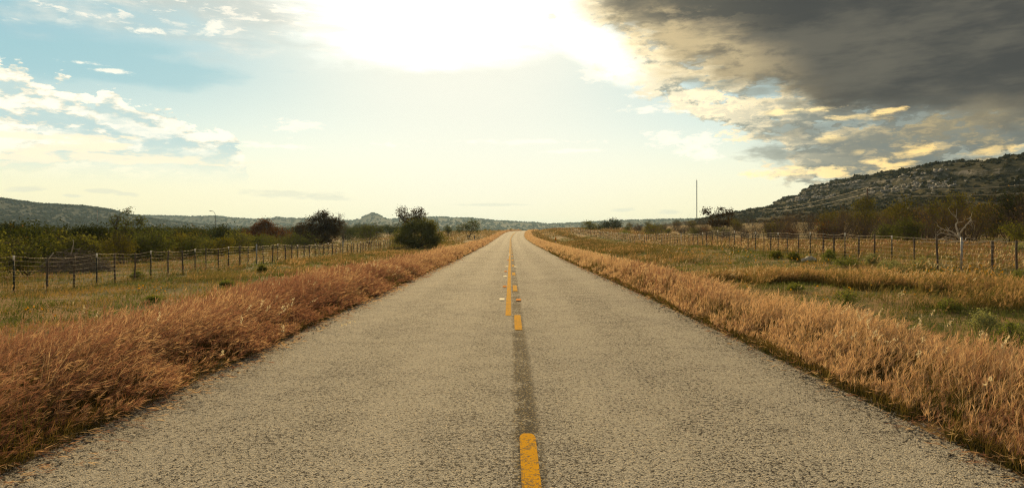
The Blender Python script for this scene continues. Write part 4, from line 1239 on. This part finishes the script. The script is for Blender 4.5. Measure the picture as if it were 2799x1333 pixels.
def dead_things():
    # bleached dead tree in front of the thicket
    rng = np.random.default_rng(77)
    Y = 41.0; px0 = 2632
    x, y = at_depth(px0, Y); zb = float(terr(x, y)); s = Y / F
    P = lambda px, py, dy=0.0: ((px - px0) * s, dy, z_at(py, Y) - zb)
    root = empty('dead_tree', (x, y, zb)); tag(root, 'bleached leafless dead tree with forked bare limbs behind the galvanised post', 'tree')
    m = MB()
    m.tube([P(2634, 690), P(2632, 668), P(2626, 648, .1), P(2622, 636, .1)], [.09, .085, .075, .06], 8)
    m.build('trunk', M['dead_wood'], root, smooth=True)
    def br(pts, r0, r1):
        p = np.array([P(*q) for q in pts]); t = np.linspace(0, len(p) - 1, len(p) * 3)
        q = np.stack([np.interp(t, np.arange(len(p)), p[:, i]) for i in range(3)], -1) + rng.normal(0, .012, (len(t), 3))
        b = MB(); b.tube(q, np.linspace(r0 * 1.25, r1 * 1.5, len(q)), 5)
        for _ in range(9):
            i = rng.integers(len(q) // 3, len(q)); d = rng.normal(0, .28, 3) + np.array([0, 0, .05])
            b.tube(limb(rng, q[i], q[i] + d, 4, .2), np.linspace(r1 * 1.4, .006, 4), 3, False)
        b.build('branch', M['dead_wood'], root, smooth=True)
    br([(2622, 636, .1), (2618, 615, .2), (2625, 603, .2), (2613, 592, .1)], .045, .012)
    br([(2626, 640, .1), (2632, 622, -.1), (2643, 607, -.2), (2649, 596, -.2), (2640, 599, -.1)], .04, .010)
    br([(2628, 650, .1), (2614, 634, .3), (2596, 628, .5), (2578, 616, .6)], .038, .010)
    br([(2630, 662, 0), (2606, 646, -.3), (2580, 640, -.5), (2552, 636, -.7), (2536, 644, -.8)], .036, .008)
    br([(2631, 668, 0), (2600, 655, -.5), (2565, 650, -.8), (2530, 657, -1.0)], .032, .008)
    br([(2630, 660, 0), (2590, 664, .6), (2560, 662, .9), (2540, 664, 1.1)], .028, .007)
    br([(2632, 664, 0), (2655, 650, .4), (2680, 652, .6), (2700, 660, .7)], .026, .006)
    br([(2632, 670, 0), (2668, 662, -.4), (2710, 655, -.6), (2730, 664, -.7)], .024, .006)
    # piled dead brush behind the left fence
    x, y = at_depth(205, 33.5); zb = float(terr(x, y))
    root = empty('brush_pile', (x, y, zb)); tag(root, 'grey heap of cut dead branches behind the left fence', 'brush pile')
    m = MB()
    for i in range(620):
        a = rng.uniform(0, 6.283); q = math.sqrt(rng.uniform())
        c = np.array([math.cos(a) * q * 1.75, math.sin(a) * q * 1.2, 0.0]); c[2] = rng.uniform(0, 1) * 1.15 * (1 - q ** 2.2) + .03
        d = rng.normal(0, 1, 3); d[2] = abs(d[2]) * .35 - .05; d /= np.linalg.norm(d); L = rng.uniform(.35, 1.1)
        pl = limb(rng, c - d * L * .5, c + d * L * .5, 5, .12)
        pl[:, 2] = np.maximum(pl[:, 2], .01)
        m.tube(pl, np.linspace(rng.uniform(.008, .022), .005, 5), 4, False)
    m.build('branches', M['twig_grey'], root)
    for (a, b, r) in (((-1.5, -.6, .5), (-1.9, -.9, 1.0), .035), ((-1.2, -.7, .3), (-.4, -1.0, .95), .05), ((-1.9, -.4, .6), (-1.1, -.8, .75), .05), ((.1, -.5, .8), (.35, -.7, 1.6), .03)):
        m2 = MB(); m2.tube(limb(rng, a, b, 6, .1), np.linspace(r, r * .45, 6), 7)
        m2.build('pale_log', M['dead_wood'], root, smooth=True)

# ------------------------------------------------------------------ scrub on both sides
def scrub():
    rng = np.random.default_rng(23)
    # prototypes
    bare = []
    for i in range(6):
        tb, cb = bare_shrub(rng, 3.6, 2.6, 15 + i, 3, .026, leaves=260 if i % 2 else 90, leaf=.055)
        bare.append((tb, cb))
    leafy = []
    for i in range(6):
        L = [(rng.normal(0, .5), rng.normal(0, .5), rng.uniform(.75, 1.3), rng.uniform(.7, 1.1), rng.uniform(.7, 1.1), rng.uniform(.6, 1.0)) for _ in range(4)]
        leafy.append(make_tree('leafy_shrub', None, rng, L, trunk_r=.06, stems=4, clusters=78, leaves=26, leaf=.07, csize=.30, shell=.35, bare=.2, twig_r=.012))
    bm = [(tb.mesh('bare_stems'), cb.mesh('sparse_leaves')) for tb, cb in bare]
    for a, b in bm: a.materials.append(M['twig']); b.materials.append(M['brownleaf'])
    variants = []
    for i, (t, c) in enumerate(leafy):
        for mat in ('green', 'olive', 'yellow', 'rust'):
            c2 = c.copy(); c2.materials.append(M[mat]); variants.append((t, c2, mat))
        t.materials.append(M['bark'])
    used = {}
    def put(kind, key, x, y, sc, label, group):
        z = float(terr(x, y)) - .05
        if (kind, key) not in used:
            if kind == 'bare': r = plant('bare_shrub', None, 'shrub', bm[key], (None, None), (x, y), parts=('stems', 'leaves'))
            else: r = plant('leafy_shrub', None, 'shrub', variants[key][:2], (None, None), (x, y))
            used[(kind, key)] = r
        else: r = copy_tree(used[(kind, key)])
        r.location = (x, y, z); r.rotation_euler.z = rng.uniform(0, 6.283)
        r.scale = (sc * rng.uniform(.9, 1.2), sc * rng.uniform(.9, 1.2), sc * rng.uniform(.85, 1.1))
        tag(r, label, 'shrub', group)
    keys_left = [i for i in range(len(variants)) if variants[i][2] in ('green', 'olive')] * 2 + [i for i in range(len(variants)) if variants[i][2] == 'yellow'][:4] + [3, 11]
    LB = {'green': 'airy mid green shrub in the front of the scrub behind the left fence', 'olive': 'dark olive shrub in the front of the scrub behind the left fence',
          'yellow': 'yellowish shrub in the front of the scrub behind the left fence', 'rust': 'rust brown shrub in the front of the scrub behind the left fence'}
    RB = {k: v.replace('scrub behind the left', 'thicket behind the right') for k, v in LB.items()}
    # the front of the left scrub
    y = 27.0
    while y < 118:
        for row in range(2):
            xx = -(interp(y, [(25, 20.5), (40, 24.5), (60, 27), (110, 31)]) + row * 3.0 + rng.normal(0, .9))
            ppx = VX + F * xx / y
            if 60 < ppx < 330 and y < 41: xx -= 5.0
            if rng.uniform() < .88:
                key = int(rng.choice(keys_left)); mat = variants[key][2]
                if mat == 'rust' and rng.uniform() < .6: key = (key // 4) * 4; mat = 'green'
                put('leafy', key, xx, y + rng.normal(0, .8), rng.uniform(.85, 1.2) * (1 if y > 40 else .88), LB[mat], 'scrub behind the left fence, ' + mat)
        y += rng.uniform(1.9, 3.0) * (1 + y / 110)
    # the front of the right thicket
    y = 30.0
    while y < 185:
        for row in range(2):
            xx = 31.0 + row * 3.2 + rng.normal(0, 1.0) + (4 if 110 < y < 150 and row == 0 else 0)
            if rng.uniform() < .72: put('bare', int(rng.integers(6)), xx, y + rng.normal(0, .8), rng.uniform(.75, 1.1) * (.74 if y > 95 else 1.05), 'brown leafless shrub of upright stems in front of the right thicket', 'bare brown shrubs behind the right fence')
            else:
                key = int(rng.integers(len(variants))); mat = variants[key][2]
                put('leafy', key, xx, y + rng.normal(0, .8), rng.uniform(.8, 1.15) * (.78 if y > 95 else 1.0), RB[mat], 'thicket behind the right fence, ' + mat)
        y += rng.uniform(1.7, 2.7) * (1 + y / 120)
    # what lies behind reads as one mass: one object a side
    def arr(mesh):
        n = len(mesh.vertices); v = np.zeros(n * 3, np.float32); mesh.vertices.foreach_get('co', v)
        q = np.array([p.vertices[:] for p in mesh.polygons if len(p.vertices) == 4]).reshape(-1, 4)
        t = np.array([p.vertices[:] for p in mesh.polygons if len(p.vertices) == 3]).reshape(-1, 3)
        at = np.zeros(n, np.float32)
        if 'tint' in mesh.attributes: mesh.attributes['tint'].data.foreach_get('value', at)
        return v.reshape(-1, 3), q, t, at
    LT = [arr(c) for _, c in leafy]; LS = [arr(t) for t, _ in leafy]
    BT = [arr(a) for a, _ in bm]; BL = [arr(b) for _, b in bm]
    def stamp(mb, A, x, y, sc, tint=None):
        v, q, t, at = A
        a = rng.uniform(0, 6.283); c, s = math.cos(a), math.sin(a)
        w = v * np.array(sc)
        w = np.stack([w[:, 0] * c - w[:, 1] * s + x, w[:, 0] * s + w[:, 1] * c + y, w[:, 2] + float(terr(x, y)) - .05], -1)
        mb.add(w, q, t, tint=at if tint is None else np.clip(at * .5 + tint, 0, 1))
    lm, bmesh_, bl = MB(), MB(), MB()
    n = 0
    while n < 210:
        y = 34 * (330 / 34) ** rng.uniform(); x = -(rng.uniform(29, 36 + y * .75))
        if abs(x) > y * .80 + 4 or abs(x) < interp(y, [(25, 26), (60, 32), (110, 36), (330, 16)]): continue
        s = rng.uniform(.85, 1.35) * (1.03 + y / 480)
        i = rng.integers(6); tt = rng.uniform(0, .5)
        stamp(lm, LT[i], x, y, (s * 1.15, s * 1.15, s), tt); n += 1
    mm = foliage_mat('scrub_leaves', (.018, .029, .009), (.062, .076, .025), .40, cc=(.13, .07, .025))
    tag(lm.build('scrubland', mm), kind='stuff', label='olive scrub stretching away behind the left fence to the hills')
    gl = MB(); n = 0
    while n < 190:
        y = 36 * (300 / 36) ** rng.uniform(); x = rng.uniform(36, 40 + y * .66)
        if x > y * .80 + 5 or x > 125: continue
        s = rng.uniform(.85, 1.25) * (.76 if y > 105 and x / y < .40 else 1.08); i = rng.integers(6); n += 1
        if rng.uniform() < .74:
            stamp(bmesh_, BT[i], x, y, (s, s, s * rng.uniform(.9, 1.15))); stamp(bl, BL[i], x, y, (s, s, s))
        else: stamp(gl, LT[i], x, y, (s * 1.1, s * 1.1, s * 1.45), rng.uniform(0, .5))
    o = bmesh_.build('brush', M['twig']); tag(o, kind='stuff', label='brown leafless brush massed behind the right fence')
    bl.build('leaves', M['brownleaf'], o)
    gl.build('foliage', foliage_mat('thicket_leaves', (.040, .046, .012), (.14, .125, .028), .44, cc=(.14, .075, .02)), o)

def mesa_cover():
    rng = np.random.default_rng(29)
    # shrubs of the hillside, far too many and too small to count
    sh = MB()
    def dome(x, y, z, r, n=16, tint=.5):
        d = rng.normal(size=(n, 3)); d[:, 2] = np.abs(d[:, 2]) * .9; d /= np.linalg.norm(d, axis=1, keepdims=True)
        c = d * r * rng.uniform(.5, 1.0, (n, 1)) * np.array([1, 1, .85]) + np.array([x, y, z])
        sh.cards(c, r * .55, rng, .75, tint=np.clip(rng.normal(tint, .15, n), 0, 1))
    n = 0
    while n < 3400:
        y = rng.uniform(190, 690); x = rng.uniform(105, 300)
        if x > y * .80 or x < y * .27: continue
        d = fbm(x * .03, y * .03, 91, 4)
        if rng.uniform() > .25 + 1.2 * sstep(d, .35, .6): continue
        z = float(mesa_h(x, y)); zt = 37
        r = rng.uniform(.6, 1.5) * (1.25 if z > 34 else 1.0)
        dome(x, y, z, r, 18, rng.uniform(.2, .8)); n += 1
    # a ragged line of scrub along the crest
    for y in np.arange(200, 520, 1.5):
        x = 228 + (485 - y) * .035 + rng.normal(10, 9)
        dome(x, y, float(mesa_h(x, y)), rng.uniform(.7, 2.0), 20, rng.uniform(.1, .6))
    for _ in range(170):
        y = rng.uniform(480, 690); x = rng.uniform(195, 250)
        dome(x, y, float(mesa_h(x, y)), rng.uniform(.7, 1.7), 18, rng.uniform(.1, .6))
    m = foliage_mat('hillside_shrub_leaves', (.015, .018, .006), (.052, .050, .018), .3)
    tag(sh.build('hillside_shrubs', m), kind='stuff', label='dark scrub dotted over the rocky hill on the right')
    # tumbled limestone along the two ledges
    rk = MB(); n = 0
    while n < 850:
        y = rng.uniform(200, 640); x = rng.uniform(140, 245)
        if x > y * .80: continue
        hh = float(mesa_h(x, y)); g = hh - float(mesa_h(x - 2.5, y))
        rel = hh - 2.2
        if not ((g > 1.1 and (29.5 < rel < 32 or 20 < rel < 26.5 or rng.uniform() < .05)) or (rng.uniform() < .02 and 12 < rel < 34)): continue
        if fbm(x * .03, y * .03, 95, 3) < (.52 if rel > 27 else .40): continue
        s = np.array([rng.uniform(.4, 1.2), rng.uniform(.6, 2.6), rng.uniform(.22, .65)])
        v = np.array([[i, j, k] for i in (-1, 1) for j in (-1, 1) for k in (-1, 1)], float) * s * .6 + rng.normal(0, .16, (8, 3))
        a = rng.uniform(-.5, .5); c_, s_ = math.cos(a), math.sin(a)
        v = np.stack([v[:, 0] * c_ - v[:, 1] * s_, v[:, 0] * s_ + v[:, 1] * c_, v[:, 2]], -1) + np.array([x, y, hh + s[2] * .25])
        rk.add(v, [[0, 1, 3, 2], [4, 6, 7, 5], [0, 4, 5, 1], [2, 3, 7, 6], [0, 2, 6, 4], [1, 5, 7, 3]]); n += 1
    tag(rk.build('limestone_rocks', simple_mat('weathered_limestone', (.235, .22, .20), .9, var=.45, scale=.6)), kind='stuff', label='pale limestone blocks along the ledges of the right hill')  # stone colour lowered too, standing in for cloud shade on the hill
    # distant woods: silhouettes along the ridges
    fw = MB()
    for spec, cnt, rr in ((FAR_A, 5200, (1.8, 3.6)), (FAR_B, 6200, (2.6, 5.5))):
        k = 0
        while k < cnt:
            px = rng.uniform(max(-300, spec['pts'][0][0]), min(2300, spec['pts'][-1][0])); d = float(interp(px, spec['d']))
            t = -spec['front'] * rng.uniform(-.02, .95) ** 1.0 if rng.uniform() > .3 else rng.uniform(-30, 10)
            y = d + t; x = (px - VX) / F * y
            k += 1
            z = float(far_h(spec, np.array(x), np.array(y))); r = rng.uniform(*rr)
            n = 9
            dd = rng.normal(size=(n, 3)); dd[:, 2] = np.abs(dd[:, 2]); dd /= np.linalg.norm(dd, axis=1, keepdims=True)
            fw.cards(dd * r * .7 + np.array([x, y, z]), r * .75, rng, .85, tint=np.clip(rng.normal(.45, .25, n), 0, 1))
    m = foliage_mat('distant_woodland_leaves', (.034, .041, .022), (.062, .066, .034), .25)
    tag(fw.build('woodland', m), kind='stuff', label='hazy woodland covering the distant hills')
    # scrub at the far road bend
    hb = MB()
    for px in np.concatenate([np.arange(1205, 1445, 9), np.arange(1325, 1450, 7)]):
        Y = rng.uniform(345, 470); x, y = at_depth(px + rng.normal(0, 4), Y)
        if abs(x - float(cx(y))) < 6: x -= 9
        z = float(terr(x, y)); r = rng.uniform(.7, 1.5)
        n = 22; d = rng.normal(size=(n, 3)); d[:, 2] = np.abs(d[:, 2]); d /= np.linalg.norm(d, axis=1, keepdims=True)
        hb.cards(d * r * rng.uniform(.4, 1, (n, 1)) + np.array([x, y, max(z, 1.2)]), r * .45, rng, .7, tint=rng.uniform(0, 1, n))
    tag(hb.build('bend_undergrowth', foliage_mat('bend_leaves', (.06, .07, .025), (.20, .19, .07), .4)), kind='stuff', label='low scrub along the outside of the far road bend')

# ------------------------------------------------------------------ weeds one can count
def weed_bushes():
    rng = np.random.default_rng(37)
    #      x0,   x1,  ytop, ybase, material, label
    data = [(2366, 2398, 695, 727, 'sage', 'domed grey green weed bush under the right fence, beside a leaning cedar stake'),
            (2398, 2470, 711, 748, 'sage', 'widest pale grey green weed bush, in front of a white tipped steel post'),
            (2482, 2556, 704, 738, 'sage', 'low pale weed bush left of the galvanised post'),
            (2282, 2350, 706, 733, 'weed', 'dull green weed bush left of the domed grey green one'),
            (2282, 2347, 784, 842, 'weed', 'bright green weed bush at the near side of the golden grass drift'),
            (2560, 2630, 815, 856, 'weed', 'round green weed bush at the right end of the golden grass drift'),
            (2655, 2722, 845, 912, 'sage', 'tall frothy pale green weed bush near the right edge'),
            (2762, 2830, 735, 778, 'weed', 'dark edged green bush at the right edge below the fence'),
            (2758, 2830, 664, 694, 'sage', 'round pale bush beyond the fence at the right edge'),
            (2248, 2286, 682, 722, 'weed', 'upright green weed clump by the fence next to the white rock'),
            (2152, 2192, 690, 716, 'olive', 'dark low clump under the fence left of the white rock'),
            (2100, 2140, 685, 712, 'olive', 'dark low clump under the fence, furthest left of the fence clumps'),
            (2150, 2196, 775, 802, 'weed', 'small green weed tuft left of the bright green weed bush'),
            (2620, 2660, 762, 790, 'sage', 'small pale weed tuft among the yellow flowers'),
            (2730, 2800, 880, 965, 'weed', 'large dark green weed clump at the right edge'),
            (2690, 2760, 800, 832, 'weed', 'flat green weed patch at the right, above the tall frothy bush'),
            (355, 395, 742, 768, 'weed', 'green weed clump in front of the left fence'),
            (400, 440, 808, 828, 'weed', 'small flowering weed clump at the edge of the left verge grass'),
            (600, 640, 766, 786, 'weed', 'green tuft in the hollow left of the verge grass'),
            (700, 730, 726, 746, 'olive', 'dull tuft in the hollow under the galvanised left post')]
    for (x0, x1, y0, y1, mt, label) in data:
        pxc = (x0 + x1) / 2
        x, y = on_ground(pxc, y1 - 3); s = y / F
        w = (x1 - x0) * s; h = (y1 - y0) * s * 1.05
        tb, cb = MB(), MB()
        L = [(0, 0, h * .52, w * .40, w * .38, h * .42), (-w * .25, .02, h * .40, w * .28, w * .28, h * .34), (w * .24, -.03, h * .42, w * .28, w * .28, h * .34), (rng.normal(0, w * .1), 0, h * .62, w * .26, w * .26, h * .32)]
        me = make_tree('weed_bush', None, rng, L, trunk_r=.012, stems=7, clusters=70, leaves=20, leaf=max(.016, y * .0009), csize=max(.05, w * .085), shell=.45, up=.5, spread_base=w * .15, twig_r=.005, fork=.25)
        plant('weed_bush', label, 'bush', me, (M['twig'], M[mt]), (x, y), parts=('stems', 'foliage'))

# ------------------------------------------------------------------ small things along the road
def small_things():
    rng = random.Random(9)
    # raised plastic tabs beside the centre line
    rows = [(1372, 820.5, 'w', 'left row of the centre line, nearest to the camera'), (1379.5, 785, 'o', 'left row, second from the camera'), (1380.5, 757, 'w', 'left row, third from the camera'),
            (1382.5, 743, 'o', 'left row, fourth from the camera'), (1385.5, 729.5, 'w', 'left row, fifth from the camera'), (1389, 711, 'o', 'left row, sixth from the camera'),
            (1391, 698.5, 'w', 'left row, seventh from the camera'), (1392.5, 694, 'w', 'left row, furthest from the camera'), (1417.5, 822, 'o', 'dashed side of the line, nearest to the camera'), (1408.5, 730, 'w', 'dashed side of the line, further from the camera')]
    for (px, py, c, where) in rows:
        Y = 1.6 * F / (py - VY)
        for _ in range(6): Y = (EYE - float(zr(Y))) * F / (py - VY)
        x, y = at_depth(px, Y)
        root = empty('road_marker_tab', (x, y, float(zr(y)) + .004)); root.rotation_euler.z = rng.uniform(-.08, .08)
        tag(root, ('white' if c == 'w' else 'faded orange') + ' plastic road tab, ' + where, 'road marker', 'plastic tabs beside the centre line')
        m = MB(); m.box((0, .0, .004), (.115, .05, .008)); m.build('tab_base', M['tabwhite' if c == 'w' else 'taborange'], root)
        m = MB(); m.add([(-.058, .0, .006), (.058, .0, .006), (.058, .002, .030), (-.058, .002, .030), (.056, -.001, .050), (-.056, -.001, .050)],
                        [[0, 1, 2, 3], [3, 2, 4, 5]])
        m.build('tab_upright', M['tabwhite' if c == 'w' else 'taborange'], root)
    # delineator posts
    def delin(px, Y, ztop, col, label, side=None):
        x, y = at_depth(px, Y); z = float(terr(x, y))
        root = empty('marker_post', (x, y, z)); tag(root, label, 'marker post')
        h = ztop - z
        m = MB(); m.tube([(0, 0, -.1), (0, 0, h * .62)], .042 * Y / 100 + .01, 8); m.build('post', M['steel'], root, smooth=True)
        m = MB(); m.box((0, -.01, h * .81), (.17, .03, h * .38)); m.box((0, -.03, h * .86), (.10, .012, h * .16)); m.build('reflector_plate', M[col], root)
    delin(1519, 88, z_at(647, 88), 'orange', 'short post with an orange plate in the grass on the right roadside')
    delin(1457.5, 292, z_at(625.5, 292), 'orange', 'tiny orange topped post on the inside of the far bend')
    delin(1613, 150, z_at(629, 150), 'red', 'red topped post by the far end of the right fence')
    delin(1297, 118, z_at(643, 118), 'steel', 'plain grey marker post in the grass left of the road')
    # white rock by the right fence
    x, y = on_ground(2211, 714)
    rg = np.random.default_rng(4)
    m = MB()
    for (dx, dz, r) in ((0, .10, .22), (.2, .07, .15), (-.18, .06, .15), (.05, .18, .13)):
        th = np.linspace(0, np.pi, 8)[:, None]; ph = np.linspace(0, 2 * np.pi, 12, endpoint=False)[None]
        v = np.stack([np.sin(th) * np.cos(ph), np.sin(th) * np.sin(ph), np.cos(th) * np.ones_like(ph)], -1)
        v = v * r * .85 * (1 + rg.normal(0, .17, v.shape[:2]))[..., None] * np.array([1.1, 1, .7]) + np.array([dx, rg.normal(0, .05), dz])
        idx = np.arange(96).reshape(8, 12); nx = np.roll(idx, -1, 1)
        m.add(v.reshape(-1, 3), np.stack([idx[:-1], idx[1:], nx[1:], nx[:-1]], -1).reshape(-1, 4))
    o = m.build('limestone_rock', M['rock'], loc=(x, y, float(terr(x, y)) - .02)); tag(o, 'lumpy white rock lying in weeds before the right fence', 'rock')
    # crumpled blue litter
    x, y = on_ground(2362, 869)
    root = empty('litter_bag', (x, y, float(terr(x, y)) + .02), .3); tag(root, 'crumpled blue and white wrapper lying on the weeds at the right', 'litter')
    def crumple(c, s, mat, name):
        n = 9; U, V = np.meshgrid(np.linspace(-1, 1, n), np.linspace(-1, 1, n), indexing='ij')
        Z = (1 - np.maximum(U ** 2, V ** 2)) ** .5
        top = np.stack([U * s[0] + rg.normal(0, .12 * s[0], U.shape), V * s[1] + rg.normal(0, .12 * s[1], U.shape), Z * s[2] * (1 + rg.normal(0, .3, U.shape)) + .01], -1) + np.array(c)
        idx = np.arange(n * n).reshape(n, n)
        m = MB(); m.add(top.reshape(-1, 3), np.stack([idx[:-1, :-1], idx[1:, :-1], idx[1:, 1:], idx[:-1, 1:]], -1).reshape(-1, 4))
        m.build(name, mat, root)
    crumple((0, 0, 0), (.075, .055, .065), simple_mat('blue_foil', (.035, .055, .22), .35, var=.3, scale=20), 'blue_side')
    crumple((.09, .01, 0), (.05, .04, .05), M['tabwhite'], 'white_side')
    # radio mast
    Y = 700.0; x, y = at_depth(1904.5, Y)
    zt = z_at(493, Y); z0 = 0.0
    root = empty('radio_mast', (x, y, z0)); tag(root, 'thin tall lattice radio mast on the skyline right of the road', 'radio mast')
    m = MB(); n = 34; w = .42; hh = zt - z0
    leg = [(w * math.cos(a), w * math.sin(a)) for a in (0.3, 2.39, 4.49)]
    for (lx, ly) in leg: m.tube([(lx, ly, -2), (lx, ly, hh)], .13, 4)
    for i in range(n):
        for k in range(3):
            a, b = leg[k], leg[(k + 1) % 3]; z1, z2 = hh * i / n, hh * (i + 1) / n
            m.tube([(*a, z1), (*b, z2)], .05, 3, False)
    m.build('lattice', M['steel'], root)
    m = MB(); m.tube([(0, 0, hh), (0, 0, hh + 1.6)], [.16, .1], 6); m.build('beacon', M['red'], root)
    m = MB()
    for a in (.3, 2.39, 4.49):
        for f in (.5, .95): m.tube([(0, 0, hh * f), (math.cos(a) * 30, math.sin(a) * 30, -2)], .012, 3, False)
    m.build('guy_wire', M['steel'], root)
    # street lamp and pole far off on the left
    Y = 240.0; x, y = at_depth(588.5, Y); z = float(terr(x, y)); h = z_at(588, Y) - z
    root = empty('street_lamp', (x, y, z)); tag(root, 'lone street lamp with an arm bent to the left above the left scrub', 'street lamp')
    m = MB(); m.tube([(0, 0, -.2), (0, 0, h)], [.12, .10], 8); m.build('pole', M['steel'], root, smooth=True)
    m = MB(); m.tube([(0, 0, h), (-.2, 0, h + .8), (-.7, 0, h + 1.35), (-1.35, 0, h + 1.5)], .07, 6); m.build('arm', M['steel'], root, smooth=True)
    m = MB(); m.box((-1.6, 0, h + 1.5), (.75, .35, .16)); m.box((-1.65, 0, h + 1.40), (.5, .25, .08)); m.build('lamp_head', M['steel'], root)
    Y = 230.0; x, y = at_depth(266, Y); z = float(terr(x, y)); h = z_at(575, Y) - z
    root = empty('utility_pole', (x, y, z)); tag(root, 'thin plain pole in front of the wooded hill at the far left', 'pole')
    m = MB(); m.tube([(0, 0, -.2), (0, 0, h)], [.13, .08], 8); m.build('shaft', M['steel'], root, smooth=True)
    m = MB(); m.box((0, 0, h - .4), (.9, .1, .12)); m.build('crossarm', M['steel'], root)
    # power line along the right hill
    spots = [(3150, 92, 470, 'dark wooden utility pole beyond the right edge'), (2371, 150, 514, 'brown wooden utility pole standing against the rocky hill on the right'), (2085, 360, 572, 'far wooden utility pole at the end of the rocky hill')]
    tops = []
    for px, Y, pyt, label in spots:
        x, y = at_depth(px, Y); z = float(terr(x, y)); zt = z_at(pyt, Y); h = zt - z
        root = empty('utility_pole', (x, y, z)); tag(root, label, 'utility pole', 'poles of the power line')
        m = MB(); m.tube([(0, 0, -.3), (0, 0, h)], [.17, .12], 8); m.build('shaft', M['pole'], root, smooth=True)
        m = MB()
        m.tube([(0, -.1, h), (0, -.1, h + .12)], [.05, .03], 6); m.tube([(.0, -.16, h - 1.25), (0, -.16, h - 1.13)], [.05, .03], 6)
        m.build('insulator', M['tabwhite'], root)
        tops.append(np.array([[x, y - .1, zt + .12], [x, y - .18, zt - 1.15]]))
    for k, nm in ((0, 'upper'), (1, 'lower')):
        m = MB(); m_pts = []
        for A, B in zip(tops[:-1], tops[1:]):
            t = np.linspace(0, 1, 24)[:, None]
            p = A[k] * (1 - t) + B[k] * t; p[:, 2] -= 1.2 * 4 * (t[:, 0] * (1 - t[:, 0])); m_pts.append(p)
        m.tube(np.concatenate([m_pts[0], m_pts[1][1:]]), .028, 5, False)
        tag(m.build('power_line', M['wire']), nm + ' of two pale power lines crossing the rocky hill', 'cable')
    # the far trees' neighbours: a loose stone or two on the verge
verge_grass(); field_grass(); ground_cover(); pale_plumes(); wildflowers(); gravel()
fences(); single_trees(); dead_things(); scrub(); mesa_cover(); weed_bushes(); small_things(); haze()
